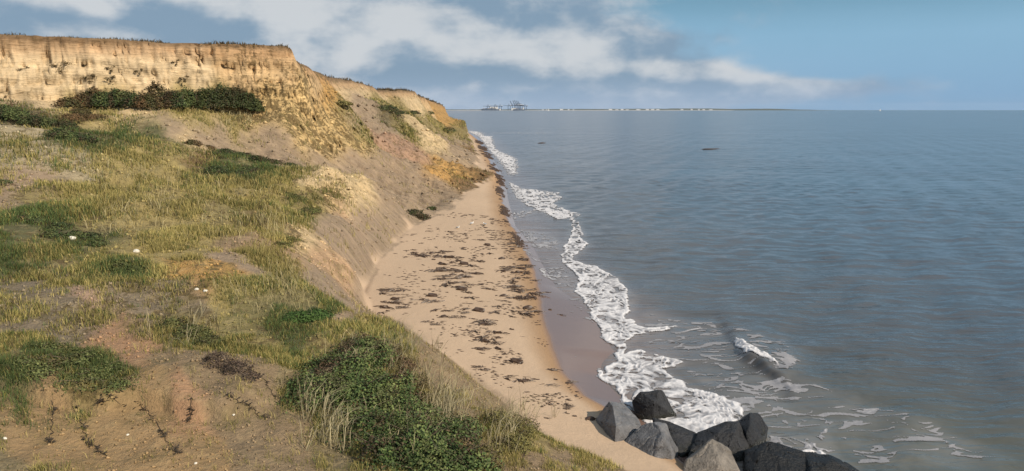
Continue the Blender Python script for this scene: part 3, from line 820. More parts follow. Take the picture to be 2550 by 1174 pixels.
N0 = 230000
bx, by, br = sample_land(N0)
bz, bs, bb = relief(bx, by)
zv = zone_blend(bx, by, bz)
offF = xf(by) - bx
clump = .50 + 1.5 * fbm(np.arctan2(bx, by) / .035, np.log(br) / .06, oct=3, seed=151)
clump = np.clip(clump, 0, 1.3)
ok = (offF > .15) & (bs > 2.2 * np.clip(br / 80, .8, 3))
KG = [('dry_straw_grass', 3, (.42, .34, .135), (.23, .195, .062), .38, "dry straw coloured grass standing over the slumped slope", "grass"),
      ('olive_grass', 4, (.185, .17, .045), (.095, .095, .026), .26, "olive green grass and weeds covering the slumped slope", "grass"),
      ('green_grass', 5, (.10, .135, .045), (.055, .085, .028), .38, "fresh green grass and reeds in the damp hollows", "grass"),
      ('dark_weeds', 6, (.12, .075, .04), (.05, .04, .025), .36, "dark brown seeding weeds in the rough grass", "weeds")]
for name, ch, ca_, cb_, hgt, lab, cat in KG:
    p = rng.uniform(0, 1, N0) < zv[:, ch] * clump * (1.0 if ch != 6 else .8)
    m_ = ok & p
    x, y, r = bx[m_], by[m_], br[m_]
    # every root carries a few blades
    k = 5
    x = np.repeat(x, k) + rng.normal(0, .05, len(x) * k) * np.repeat(np.clip(r / 15, 1, 6), k)
    y = np.repeat(y, k) + rng.normal(0, .05, len(y) * k) * np.repeat(np.clip(r / 15, 1, 6), k)
    r = np.repeat(r, k)
    z = H(x, y) - .02
    L = hgt * rng.uniform(.45, 1.15, len(x)) * (.6 + .5 * np.clip(clump[m_].repeat(k), 0, 1.2)) * np.interp(r, [10, 25, 50, 90, 300], [.42, .70, 1.25, 1.3, 2.2])
    Wd = np.clip(r * .00050, .006, .10) * rng.uniform(.7, 1.5, len(x))
    f = rng.uniform(0, 1, len(x))[:, None]
    tint = np.array(ca_) * f + np.array(cb_) * (1 - f)
    tint = tint * (1 + .45 * fbm(np.arctan2(x, y) / .05, np.log(r) / .08, oct=3, seed=161))[:, None]
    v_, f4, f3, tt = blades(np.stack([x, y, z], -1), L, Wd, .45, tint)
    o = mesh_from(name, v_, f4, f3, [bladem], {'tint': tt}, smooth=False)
    tag(o, lab, cat, kind='stuff')
    print(name, len(x))

# turf fringe along the lip of the cliff
segs = []
for a, b_ in zip(CLIFF[2:-3], CLIFF[3:-2]):
    L_ = np.linalg.norm(b_ - a); n = int(L_ * (70 if a[1] < 90 else 22))
    tt = rng.uniform(0, 1, n)[:, None]; nrm = np.array([-(b_ - a)[1], (b_ - a)[0]]) / L_
    segs.append(a + (b_ - a) * tt + nrm * rng.uniform(-.5, 3.0, n)[:, None])
sp = np.concatenate(segs); z, sdv, _ = relief(sp[:, 0], sp[:, 1]); m_ = (sdv < .12)
sp = sp[m_]; z = z[m_]; r = np.hypot(*sp.T)
tint = np.array([.10, .075, .04]) * rng.uniform(.5, 1.4, len(sp))[:, None]
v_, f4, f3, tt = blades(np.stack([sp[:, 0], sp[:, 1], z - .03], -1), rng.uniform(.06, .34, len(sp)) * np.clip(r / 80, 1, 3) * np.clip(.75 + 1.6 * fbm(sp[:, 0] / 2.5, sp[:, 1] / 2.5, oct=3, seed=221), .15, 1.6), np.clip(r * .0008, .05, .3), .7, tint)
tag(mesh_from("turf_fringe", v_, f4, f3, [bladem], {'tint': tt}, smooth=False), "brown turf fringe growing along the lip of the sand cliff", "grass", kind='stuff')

# ------------------------------------------------------------------ bushes
stemm, t, b, out = new_mat("bush_stems")
geo = t.n.new('ShaderNodeNewGeometry'); n_ = t.noise(geo.outputs['Position'], 12.0, 3.0)
t.l.new(t.mix(n_, (.10, .065, .045, 1), (.22, .17, .12, 1)), b.inputs['Base Color']); b.inputs['Roughness'].default_value = .85


def leaf_cloud(C, n, size, cols, fill=.45):
    """C: list of (x,y,z,rx,ry,rz); leaves spread through lumpy volumes, thicker near the skin"""
    C = np.array(C, float)
    vol = C[:, 3] * C[:, 4] * C[:, 5]; k = rng.choice(len(C), n, p=vol ** .67 / (vol ** .67).sum())
    d = rng.normal(0, 1, (n, 3)); d /= np.linalg.norm(d, axis=1)[:, None]; d[:, 2] = np.abs(d[:, 2]) * 1.0 - .15
    lump = 1 + .46 * fbm(d[:, 0] * 2.6 + k * 3.1, d[:, 1] * 2.6, d[:, 2] * 2.6 + .01, oct=3, seed=171)
    rad = rng.uniform(.45 if fill < .5 else .05, 1.0, n) ** fill * lump
    rad = rad * (1 + .10 * np.abs(rng.normal(0, 1, n)) * (rng.uniform(0, 1, n) < .35))
    P_ = C[k, :3] + d * rad[:, None] * C[k, 3:6]
    nrm = d + rng.normal(0, .55, (n, 3)); nrm[:, 2] += .5; nrm /= np.linalg.norm(nrm, axis=1)[:, None]
    tv = np.cross(nrm, rng.normal(0, 1, (n, 3))); tv /= np.linalg.norm(tv, axis=1)[:, None]
    bv = np.cross(nrm, tv)
    s = (size * rng.uniform(.6, 1.35, n))[:, None]
    V = np.stack([P_ - tv * s * .5, P_ + bv * s * .32 + nrm * s * .12, P_ + tv * s * .5, P_ - bv * s * .32 + nrm * s * .12], 1)
    i = np.arange(n)[:, None] * 4
    f3 = np.concatenate([i + np.array([[0, 1, 2]]), i + np.array([[0, 2, 3]])])
    cols = np.array(cols)
    patch = np.clip(.5 + .9 * fbm(P_[:, 0] / (C[:, 3].mean() * .7), P_[:, 1] / (C[:, 3].mean() * .7), oct=2, seed=175) + rng.normal(0, .16, n), 0, .999)
    ci = patch * (len(cols) - 1); c0 = cols[ci.astype(int)]; c1_ = cols[np.minimum(ci.astype(int) + 1, len(cols) - 1)]
    tint = c0 + (c1_ - c0) * (ci % 1)[:, None]
    tint = tint * rng.uniform(.65, 1.35, n)[:, None]
    return V.reshape(-1, 3), f3, np.repeat(tint, 4, 0)


GREENS = [(.075, .05, .03), (.032, .045, .018), (.045, .07, .022), (.11, .13, .045), (.06, .065, .025)]
DARKG = [(.07, .05, .025), (.035, .045, .018), (.05, .065, .022), (.09, .10, .035)]
BROWNG = [(.13, .075, .035), (.09, .065, .03), (.06, .06, .022)]


def bush(name, pts, n, leaf, cols, label, cat, group=None, stems=10, fill=.45):
    """pts: list of (px, py, radius_m, height_m) where the clump stands"""
    B = hits([(p[0], p[1]) for p in pts])
    base = B.mean(0); o = empty(name, (base[0], base[1], float(H(base[0:1], base[1:2])[0])))
    loc = np.array(o.location)
    C = [(b_[0], b_[1], b_[2] + p[3] * .15, p[2], p[2], p[3]) for b_, p in zip(B, pts)]
    V, f3, tint = leaf_cloud(C, n, leaf, cols, fill)
    mesh_from("foliage", V - loc, None, f3, [leafm], {'tint': tint}, smooth=False, parent=o)
    bm = bmesh.new()
    for c in C:
        for _ in range(stems):
            a = random.uniform(0, 6.28); e = random.uniform(.35, 1.25)
            p0 = Vector((c[0] + random.uniform(-.3, .3) * c[3], c[1] + random.uniform(-.3, .3) * c[4], c[2] - c[5] * .3)) - Vector(loc)
            L = random.uniform(.75, 1.12)
            p1 = p0 + Vector((math.cos(a) * c[3] * L * math.cos(e) * .6, math.sin(a) * c[4] * L * math.cos(e) * .6, c[5] * L * .8))
            p2 = p0 + Vector((math.cos(a) * c[3] * L * math.cos(e) * 1.15, math.sin(a) * c[4] * L * math.cos(e) * 1.15, c[5] * L * 1.05))
            rr_ = leaf * .09
            add_bar(bm, p0, p1, rr_, rr_ * .8, 4); add_bar(bm, p1, p2, rr_ * .8, rr_ * .4, 4)
    tag(bm_obj("stems", bm, stemm, o), kind="stuff")
    return tag(o, label, cat, group)


bush("bramble_bush", [(790, 990, .85, .6), (860, 950, .9, .8), (880, 1020, .9, .8), (950, 1000, .95, .8), (1000, 1060, .9, .75), (930, 1090, .8, .6), (1030, 1130, .9, .7), (1110, 1120, .8, .6), (960, 1150, .6, .5),
                      (1080, 1180, .9, .6), (900, 900, .9, .7), (810, 940, .75, .5), (1150, 1190, .8, .6), (1150, 1080, .6, .4)], 38000, .068, [(.09, .06, .035), (.04, .06, .02), (.06, .095, .028), (.14, .17, .055), (.07, .075, .03)],
     "large dark green bramble bush at the bottom centre above the boulders", "bush", stems=14)
bush("brown_bramble", [(960, 890, .5, .4), (1000, 920, .5, .4), (900, 860, .5, .35), (1030, 960, .45, .35), (1060, 1010, .4, .3)], 5200, .05, [(.10, .06, .035), (.09, .07, .03), (.14, .12, .05)],
     "brownish seeding bramble fringing the large green bush on its far side", "bush")
bush("grass_shrub", [(1240, 1060, .4, .45), (1300, 1080, .45, .5), (1280, 1120, .4, .4), (1200, 1150, .5, .4)], 5200, .05, [(.10, .075, .03), (.13, .12, .04), (.16, .14, .05)],
     "olive brown shrub on the low spur beside the open sand", "bush")
bush("green_shrub", [(110, 880, .6, .22), (180, 900, .7, .25), (250, 930, .6, .2), (90, 930, .6, .2), (200, 950, .6, .16), (290, 960, .5, .14), (60, 910, .5, .2)], 7500, .055, [(.12, .10, .04), (.05, .065, .022), (.13, .14, .05), (.08, .10, .032)],
     "leafy green shrub mound above the bare dirt at the lower left", "bush", fill=.8)
bush("green_shrub", [(430, 820, .45, .35), (480, 840, .5, .4), (520, 860, .4, .3)], 4600, .05, [(.05, .04, .02), (.08, .09, .03), (.14, .14, .05)],
     "small olive shrub growing just above the orange dirt patch", "bush")
bush("green_shrub", [(740, 797, .5, .28), (790, 790, .5, .28)], 4200, .05, [(.04, .08, .02), (.07, .12, .03)],
     "bright green low bush at the brow of the beach slope", "bush")
bush("dead_shrub", [(540, 905, .35, .3), (590, 925, .35, .3), (620, 945, .25, .2)], 1500, .05, [(.06, .04, .03), (.11, .08, .06)],
     "withered dark shrub on the clay between the dirt and the bramble", "bush", stems=26)
# band of bushes at the foot of the cliff
for i, (pts, n, cols, lab) in enumerate([
    ([(175, 266, 1.3, .9), (215, 262, 1.2, 1.3), (235, 258, 1.0, 1.6)], 4200, BROWNG, "rusty brown bush at the left end of the row below the cliff"),
    ([(255, 266, 1.4, 1.5), (300, 262, 1.5, 1.7), (335, 266, 1.3, 1.4)], 7000, GREENS, "dark green bush beside the rusty brown one below the cliff"),
    ([(370, 268, 1.4, 1.4), (392, 256, 1.0, 2.2)], 4400, BROWNG, "tall brown bush halfway along the row below the cliff"),
    ([(430, 268, 1.5, 1.7), (470, 264, 1.4, 1.9)], 6000, GREENS, "green bush just right of the tall brown one below the cliff"),
    ([(515, 270, 1.6, 2.1), (560, 268, 1.7, 2.6), (592, 270, 1.4, 2.3)], 9600, DARKG, "biggest and darkest bush of the row below the cliff"),
    ([(622, 274, 1.1, 1.8), (640, 278, .8, 1.5)], 3600, DARKG, "olive bush at the right end of the row below the cliff")]):
    bush("hawthorn_bush", pts, n, .17, cols, lab, "bush", "bushes along the foot of the sand cliff", stems=8)
bush("gorse_bush", [(5, 290, 1.4, 1.0), (50, 298, 1.3, .9)], 4600, .13, GREENS, "green bush at the left edge in front of the cliff foot", "bush", "dark bushes behind the pale grassy knoll")
bush("gorse_bush", [(80, 310, 1.2, .8), (120, 318, 1.3, .9), (160, 324, 1.2, .8)], 5600, .13, DARKG, "dark bush right of the green one at the left edge", "bush", "dark bushes behind the pale grassy knoll")
bush("gorse_bush", [(150, 340, 1.0, .6), (185, 348, 1.0, .6), (215, 352, .9, .5)], 3800, .12, GREENS, "low dark bush beside the green reed bed", "bush", "dark bushes behind the pale grassy knoll")
bush("gorse_bush", [(180, 300, 1.2, .6), (230, 296, 1.2, .5), (200, 285, 1.0, .6)], 3400, .13, BROWNG, "brown bush in the hollow left of the pale bank", "bush", "dark bushes behind the pale grassy knoll")
for pts, n, cols, lab in [
    ([(480, 362, .7, .45), (520, 372, .6, .4)], 1500, BROWNG, "dark brown scrub on the crest above the grey clay, leftmost"),
    ([(560, 385, .9, .5), (600, 392, .9, .5)], 2400, DARKG, "dark green scrub in the middle of the crest"),
    ([(640, 402, .9, .5), (680, 408, .9, .45), (720, 414, .7, .35)], 2600, DARKG, "dark green scrub at the right end of the crest"),
    ([(540, 430, 1.0, .5), (590, 440, 1.1, .5), (620, 430, 1.0, .5)], 3200, GREENS, "green scrub patch in the straw grass below the crest")]:
    bush("scrub_bush", pts, n, .12, cols, lab, "bush", "scrub bushes along the grassy crest", stems=5)
for pts, n, cols, lab in [
    ([(60, 548, .5, .25), (90, 556, .5, .25)], 900, GREENS, "narrow dark green weed patch above the white stone at the left"),
    ([(150, 570, .6, .3), (190, 590, .5, .3), (130, 590, .5, .3)], 1700, GREENS, "green weed clump around the white stone"),
    ([(225, 595, .45, .28), (245, 610, .4, .25)], 1000, GREENS, "dark green weed clump right of the white stone"),
    ([(10, 458, .5, .25)], 400, GREENS, "small dark weed clump at the left edge of the hillside"),
    ([(300, 668, .5, .25), (340, 676, .45, .2)], 1000, [(.05, .06, .02), (.12, .13, .04)], "green weed clump left of the orange dirt scar"),
    ([(700, 615, .45, .25), (720, 600, .4, .25)], 900, [(.07, .07, .025), (.14, .13, .04)], "leafy weed clump at the brow of the sandy scarp"),
    ([(740, 500, .7, .35), (770, 530, .7, .35), (720, 490, .6, .3)], 2300, [(.06, .06, .02), (.12, .13, .04)], "green weed patch on the brow of the pale sand spur")]:
    bush("weed_clump", pts, n, .08, cols, lab, "weeds", "weed clumps on the slumped hillside", stems=3)
for pts, n, cols, lab in [
    ([(1030, 535, .9, .5), (1050, 545, .8, .5)], 1700, DARKG, "dark plant tangle slumped at the foot of the clay slope by the beach"),
    ([(1075, 522, .5, .3)], 500, DARKG, "small dark tuft beside the slumped plant tangle"),
    ([(960, 275, 2.2, .9), (990, 285, 2.0, .8)], 1500, DARKG, "dark scrub strip hanging on the far cliff below its pale lip"),
    ([(1030, 285, 1.6, .9)], 600, DARKG, "round dark scrub on the far cliff above the sea"),
    ([(1070, 285, 1.6, 1.0)], 500, DARKG, "dark scrub on the orange part of the far cliff"),
    ([(1118, 328, 2.0, 1.2)], 500, DARKG, "lowest dark scrub on the farthest slope above the sea"),
    ([(855, 262, 1.2, .5)], 600, [(.10, .08, .03), (.16, .14, .05)], "faded olive scrub on the sunny shoulder of the cliff")]:
    bush("cliff_scrub", pts, n, .26 if pts[0][1] < 500 else .13, cols, lab, "bush", "scrub clinging to the cliff slopes", stems=3)
# weeds rooted in the pits of the cliff wall
for (a, b_, rr_, hh_, lab) in [(60, 175, .35, .3, "weed tuft in the pit nearest the left end of the cliff wall"), (150, 165, .9, .5, "broad brown weed mat on the cliff wall left of centre"),
                               (222, 195, .5, .4, "hanging weeds below the broad mat on the cliff wall"), (274, 197, .3, .3, "dark round tuft in the lower middle of the cliff wall"),
                               (275, 170, .25, .2, "small tuft straight above the dark round one"), (345, 178, .2, .2, "tiny tuft in a pit of the cliff wall above the rusty bush"),
                               (458, 196, .32, .25, "dark tuft in the right half of the cliff wall"), (437, 155, .2, .2, "small tuft high on the right half of the cliff wall")]:
    bush("wall_weed", [(a - 9 * rr_ - 5, b_ + 2, rr_ * 1.1, hh_), (a + 12 * rr_ + 4, b_ - 3, rr_ * .9, hh_), (a + 2, b_ + 12 * rr_ + 6, rr_ * .7, hh_ * 1.3)], int(140 + 420 * rr_), .11, [(.12, .08, .035), (.08, .065, .03)], lab, "weeds", "weed tufts on the sand cliff wall", stems=2, fill=1.1)

# ------------------------------------------------------------------ long pale stalks over the foreground bush
st = []
for _ in range(230):
    a, c = random.choice([(1060, 930), (1100, 1000), (980, 900), (1150, 1040), (760, 1000), (830, 1080), (1290, 1060), (1230, 1100), (470, 820), (880, 900), (1010, 1100), (1080, 1060)])
    st.append((a + random.gauss(0, 34), c + random.gauss(0, 30)))
B = hits(st); k = 6
P_ = np.repeat(B, k, 0) + rng.normal(0, .06, (len(B) * k, 3)) * np.array([1, 1, 0]); P_[:, 2] = H(P_[:, 0], P_[:, 1])
tint = np.array([.42, .36, .22]) * rng.uniform(.55, 1.1, len(P_))[:, None]
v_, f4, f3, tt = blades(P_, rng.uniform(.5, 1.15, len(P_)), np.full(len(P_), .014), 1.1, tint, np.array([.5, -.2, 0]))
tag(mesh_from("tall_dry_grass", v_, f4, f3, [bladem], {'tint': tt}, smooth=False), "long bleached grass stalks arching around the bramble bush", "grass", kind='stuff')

st = []
for _ in range(420):
    a, c, sx, sy = random.choice([(400, 440, 70, 25), (330, 480, 60, 30), (560, 490, 70, 25), (450, 560, 90, 30), (600, 570, 60, 25), (680, 560, 30, 25), (690, 700, 40, 25), (640, 760, 50, 25), (540, 270, 40, 10), (590, 300, 30, 12), (330, 560, 60, 30), (740, 730, 25, 25)])
    st.append((a + random.gauss(0, sx), c + random.gauss(0, sy)))
B = hits(st); k = 4
P_ = np.repeat(B, k, 0); sp_r = np.hypot(P_[:, 0], P_[:, 1]); P_[:, :2] += rng.normal(0, 1, (len(P_), 2)) * (sp_r * .004)[:, None]; P_[:, 2] = H(P_[:, 0], P_[:, 1])
keep = xf(P_[:, 1]) - P_[:, 0] > .5; P_ = P_[keep]; sp_r = sp_r[keep]
tint = np.array([.38, .32, .17]) * rng.uniform(.5, 1.15, len(P_))[:, None]
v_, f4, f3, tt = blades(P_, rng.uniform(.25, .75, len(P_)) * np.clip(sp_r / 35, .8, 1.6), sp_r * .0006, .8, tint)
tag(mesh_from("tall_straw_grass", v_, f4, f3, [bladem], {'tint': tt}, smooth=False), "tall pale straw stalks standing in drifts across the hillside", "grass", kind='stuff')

# ------------------------------------------------------------------ trailing creepers on the bare dirt
vinem, t, b, out = new_mat("creeper")
b.inputs['Base Color'].default_value = (.055, .036, .02, 1); b.inputs['Roughness'].default_value = .8
VINES = [([(190, 1005), (196, 1040), (210, 1072), (214, 1095), (240, 1118), (270, 1140)], "dark creeper trailing down the bare dirt, left of the two long ones"),
         ([(352, 1012), (375, 1035), (396, 1062), (412, 1090), (430, 1115), (442, 1132)], "dark creeper trailing down the bare dirt, right of the two long ones"),
         ([(240, 1008), (262, 1000), (300, 1010), (340, 1002)], "dark creeper lying along the top of the dirt slope"),
         ([(130, 1000), (133, 1040), (128, 1080), (125, 1105)], "thin faded creeper on the dirt at the left"),
         ([(560, 985), (600, 1005), (640, 1030), (670, 1042)], "thin creeper below the withered shrub"),
         ([(645, 935), (665, 958), (682, 985), (690, 992)], "short stout creeper between withered shrub and bramble"),
         ([(470, 1005), (480, 1025), (465, 1055)], "short creeper on the orange dirt")]
for pts, lab in VINES:
    B = hits(pts); o = empty("creeper", tuple(B[0])); l0 = Vector(B[0])
    dense = []
    for a, c in zip(B[:-1], B[1:]):
        for s_ in range(5):
            q_ = a + (c - a) * s_ / 5; q_ = q_ + np.array([random.gauss(0, .02), random.gauss(0, .03), 0]); dense.append(q_)
    dense.append(B[-1]); dense = np.array(dense); dense[:, 2] = H(dense[:, 0], dense[:, 1]) + .015
    bm = bmesh.new(); bl = bmesh.new()
    for a, c in zip(dense[:-1], dense[1:]): add_bar(bm, Vector(a) - l0, Vector(c) - l0, .006, .005, 5)
    for a in dense:
        for _ in range(random.choice([0, 0, 2, 4, 9, 14])):
            p0 = Vector(a) - l0 + Vector((random.gauss(0, .03), random.gauss(0, .03), random.uniform(0, .04)))
            an = random.uniform(0, 6.28); L = random.uniform(.035, .085)
            d = Vector((math.cos(an), math.sin(an), random.uniform(-.1, .5))) * L; s_ = Vector((-math.sin(an), math.cos(an), .2)) * L * .3
            v4 = [bl.verts.new(p0), bl.verts.new(p0 + d * .5 + s_), bl.verts.new(p0 + d), bl.verts.new(p0 + d * .5 - s_)]
            bl.faces.new(v4)
    bm_obj("stem", bm, vinem, o); lf = bm_obj("leaves", bl, vinem, o); lf['kind'] = 'stuff'
    tag(o, lab, "creeper", "creepers trailing over the bare dirt")

# ------------------------------------------------------------------ stones, litter of clods
stm, t, b, out = new_mat("pale_stone")
geo = t.n.new('ShaderNodeNewGeometry'); n_ = t.noise(geo.outputs['Position'], 9.0, 4.0)
t.l.new(t.mix(n_, (.50, .45, .36, 1), (.74, .70, .62, 1)), b.inputs['Base Color']); b.inputs['Roughness'].default_value = .8


def stone(name, loc, s, mat, seed, sub=2, flat=.7):
    bm = bmesh.new(); bmesh.ops.create_icosphere(bm, subdivisions=sub, radius=1.0)
    rg = random.Random(seed); of = rg.uniform(0, 100)
    import mathutils.noise as mn
    for v_ in bm.verts:
        k_ = 1 + .35 * mn.noise(v_.co * 1.1 + Vector((of, 0, 0))) + .12 * mn.noise(v_.co * 3.1 + Vector((0, of, 0)))
        v_.co = Vector((v_.co.x * s * k_, v_.co.y * s * k_ * rg.uniform(.98, 1.02), max(v_.co.z * k_, -.5) * s * flat))
    o = bm_obj(name, bm, mat); o.location = loc; o.rotation_euler = (0, 0, rg.uniform(0, 6))
    return o


for i, (a, c, s_, lab) in enumerate([(180, 596, .15, "white stone among green weeds on the left hillside"), (340, 628, .13, "pale cream clod on the straw slope above the orange scar"),
                                     (490, 722, .07, "small white stone below the orange scar, the left one"), (512, 726, .07, "small white stone below the orange scar, the right one"),
                                     (300, 695, .06, "small white stone left of the orange scar"), (12, 1093, .035, "white pebble in the dirt at the far left bottom"),
                                     (318, 1084, .03, "white pebble on dirt between the two long creepers"), (487, 1155, .03, "white pebble near the bottom of the dirt slope"),
                                     (582, 1034, .03, "white pebble on the clay below the withered shrub")]):
    p = hits([(a, c)])[0]
    tag(stone("white_stone", (p[0], p[1], p[2] + s_ * .2), s_, stm, i + 3), lab, "stone", "pale stones on the slope")
# loose clods and pebbles on bare ground
nb = 20000
cx, cy, cr = sample_land(nb * 2); cz, cs_, _ = relief(cx, cy)
kk = (xf(cy) - cx > .3) & (cs_ > 1.5) & (rng.uniform(0, 1, len(cx)) < .5)
cx, cy, cz, cr = cx[kk], cy[kk], cz[kk], cr[kk]
zc = zone_blend(cx, cy, cz)[:, :3]
s_ = np.clip(cr * .0014, .010, .2) * rng.uniform(.5, 1.6, len(cx)) ** 1.7
octa = np.array([[1, 0, 0], [0, 1, 0], [-1, 0, 0], [0, -1, 0], [0, 0, .8], [.1, .1, -.6]])
V = np.stack([cx, cy, cz + s_ * .2], -1)[:, None] + octa[None] * s_[:, None, None] * rng.uniform(.6, 1.3, (len(cx), 6, 1))
fo = np.array([[0, 1, 4], [1, 2, 4], [2, 3, 4], [3, 0, 4], [1, 0, 5], [2, 1, 5], [3, 2, 5], [0, 3, 5]])
f3 = (np.arange(len(cx))[:, None, None] * 6 + fo[None]).reshape(-1, 3)
tag(mesh_from("loose_clods", V.reshape(-1, 3), None, f3, [bladem], {'tint': np.repeat(zc * rng.uniform(.6, 1.35, (len(cx), 1)), 6, 0)}, smooth=False),
    "loose clods and grit strewn over the eroding slopes", "clods", kind='stuff')

# ------------------------------------------------------------------ boulders
bom, t, b, out = new_mat("boulder")
geo = t.n.new('ShaderNodeNewGeometry'); Pb = geo.outputs['Position']
oi = t.n.new('ShaderNodeObjectInfo')
n1_ = t.noise(Pb, 2.2, 5.0, .6); n2_ = t.noise(Pb, 14.0, 5.0, .65); tone = t.attr('tone')[0]
k_ = t.m('ADD', .45, t.m('ADD', t.m('MULTIPLY', t.m('SUBTRACT', n1_, .5), 2.0), t.m('MULTIPLY', n2_, 1.0)), clamp=False)
k_ = t.m('MAXIMUM', k_, .3)
bx_, by_, bz_ = t.sep(Pb)
tide = t.ramp(t.m('ADD', bz_, t.m('MULTIPLY', t.m('SUBTRACT', n1_, .5), .7)), .12, .40)
bc = t.mix(1.0, tone, t.comb(k_, k_, k_), 'MULTIPLY')
t.l.new(t.mix(tide, (.016, .016, .012, 1), bc), b.inputs['Base Color'])
t.l.new(t.m('ADD', .22, t.m('MULTIPLY', tide, .24)), b.inputs['Roughness'])
b.inputs['Specular IOR Level'].default_value = .38
t.l.new(t.bump(t.m('ADD', n2_, n1_), .8, .09), b.inputs['Normal'])


def boulder(front, back_off, tone, label, extra=(), seed=0, lowz=-.5):
    """front: (px, py, Y) corners of the visible hull; back_off: how far the rock reaches away"""
    pts = [Vector(at(*p)) for p in front]
    c = sum(pts, Vector()) / len(pts)
    allp = list(pts)
    for p in pts:
        q_ = c + (p - c) * .72; q_.y += back_off; q_.z -= .43 * back_off
        allp.append(q_)
    for p in extra: allp.append(Vector(at(*p)))
    lowest = min(p.z for p in pts)
    for p in pts:
        if p.z < lowest + .35: allp.append(Vector((p.x, p.y + .15, min(lowz, lowest - .2))))
    bm = bmesh.new()
    for p in allp: bm.verts.new(p)
    bmesh.ops.convex_hull(bm, input=bm.verts)
    bmesh.ops.delete(bm, geom=[v_ for v_ in bm.verts if not v_.link_faces], context='VERTS')
    bmesh.ops.bevel(bm, geom=list(bm.edges), offset=.035, segments=2, affect='EDGES', profile=.6)
    bmesh.ops.triangulate(bm, faces=bm.faces)
    for _ in range(4): bmesh.ops.subdivide_edges(bm, edges=[e for e in bm.edges if e.calc_length() > .09], cuts=1, use_grid_fill=True)
    bmesh.ops.triangulate(bm, faces=bm.faces)
    import mathutils.noise as mn
    bm.normal_update()
    for v_ in bm.verts:
        q_ = v_.co + Vector((seed * 7.1, 0, 0))
        n = mn.noise(q_ * 1.6) * .05 + mn.noise(q_ * 5) * .016 + mn.noise(q_ * 13) * .006
        n -= .05 * max(0.0, mn.noise(q_ * 2.7 + Vector((0, 5, 9))) - .25) + .035 * max(0.0, .06 - abs(mn.noise(q_ * 1.9 + Vector((3, 0, 0))))) / .06
        v_.co += v_.normal * n
    o = bm_obj("boulder", bm, bom)
    ce = Vector((c.x, c.y, 0)); o.data.transform(__import__('mathutils').Matrix.Translation(-ce)); o.location = ce
    a = o.data.attributes.new('tone', 'FLOAT_COLOR', 'POINT')
    a.data.foreach_set('color', np.tile(np.array(list(tone) + [1.0], np.float32), (len(o.data.vertices), 1)).ravel())
    return tag(o, label, "boulder", "armour boulders at the end of the beach")


GREY = (.135, .132, .137); DARK = (.012, .013, .017); BLACK = (.006, .006, .007); TAN = (.19, .165, .14); MID = (.019, .019, .022)
boulder([(1516, 999, 23.7), (1483, 1043, 23.4), (1494, 1065, 23.0), (1505, 1105, 22.4), (1519, 1116, 22.0), (1546, 1118, 21.9), (1562, 1094, 22.0), (1600, 1061, 23.0), (1568, 1017, 24.0), (1550, 1001, 24.3), (1526, 1012, 23.0), (1534, 1062, 21.9), (1530, 1104, 21.6)], 1.0, GREY,
        "grey boulder at the left end, against the dry sand", seed=1)
boulder([(1595, 976, 24.9), (1642, 970, 25.0), (1651, 973, 25.1), (1690, 1044, 25.2), (1626, 1039, 24.6), (1582, 1033, 24.7), (1572, 1000, 24.9), (1630, 1000, 24.4)], 1.1, MID,
        "dark upright block standing alone in the foam", seed=2)
boulder([(1626, 1050, 22.1), (1659, 1054, 22.2), (1688, 1116, 21.9), (1680, 1172, 20.9), (1601, 1168, 20.7), (1568, 1143, 21.2), (1546, 1118, 21.7), (1560, 1092, 21.9), (1601, 1058, 22.2), (1652, 1092, 21.15), (1640, 1060, 21.8), (1672, 1130, 20.95), (1630, 1150, 20.75)], 1.0, GREY,
        "large light grey faceted boulder in front, left of the tan one", seed=3)
boulder([(1622, 1040, 23.2), (1664, 1047, 23.0), (1738, 1077, 22.8), (1730, 1115, 22.1), (1697, 1140, 21.8), (1683, 1116, 22.0)], 1.0, MID,
        "dark boulder wedged behind the light grey faceted one", seed=4)
boulder([(1738, 1077, 22.6), (1810, 1050, 22.7), (1840, 1050, 22.8), (1866, 1110, 22.3), (1858, 1150, 21.7), (1800, 1150, 21.5), (1705, 1160, 21.5), (1720, 1120, 21.9), (1830, 1080, 22.1), (1790, 1075, 22.2)], 1.1, MID,
        "dark sloping boulder behind the tan one", seed=5)
boulder([(1774, 1091, 20.9), (1815, 1116, 20.8), (1850, 1180, 20.2), (1850, 1230, 19.6), (1690, 1230, 19.5), (1702, 1173, 20.1), (1711, 1146, 20.4), (1746, 1125, 20.6), (1780, 1125, 20.4), (1800, 1170, 19.9), (1750, 1170, 20.0)], .9, TAN,
        "pale tan boulder at the bottom edge of the pile", seed=6)
boulder([(1838, 1052, 23.1), (1867, 1025, 23.2), (1889, 1031, 23.4), (1914, 1063, 23.4), (1908, 1098, 22.9), (1885, 1120, 22.3), (1862, 1120, 22.3), (1858, 1080, 22.4), (1868, 1060, 22.6)], .8, DARK,
        "tall black boulder with a bluish seaward face", seed=7)
boulder([(1856, 1122, 21.3), (1906, 1097, 21.4), (1972, 1114, 21.3), (2004, 1127, 21.1), (2034, 1178, 20.3), (1960, 1250, 19.2), (1850, 1240, 19.3), (1868, 1165, 20.4), (1950, 1150, 20.5), (1990, 1140, 20.8)], 1.0, BLACK,
        "wide black wet boulder below the tall black one", seed=8)
boulder([(2000, 1124, 21.2), (2066, 1131, 21.2), (2109, 1152, 20.9), (2150, 1178, 20.5), (2190, 1230, 19.8), (2010, 1250, 19.2), (2020, 1170, 20.2), (2080, 1150, 20.6)], .9, BLACK,
        "low black boulder at the seaward end of the pile", seed=9)

# ------------------------------------------------------------------ seaweed
swm, t, b, out = new_mat("seaweed")
geo = t.n.new('ShaderNodeNewGeometry'); n_ = t.noise(geo.outputs['Position'], 20.0, 3.0)
t.l.new(t.mix(n_, (.026, .015, .010, 1), (.085, .046, .024, 1)), b.inputs['Base Color']); b.inputs['Roughness'].default_value = .5


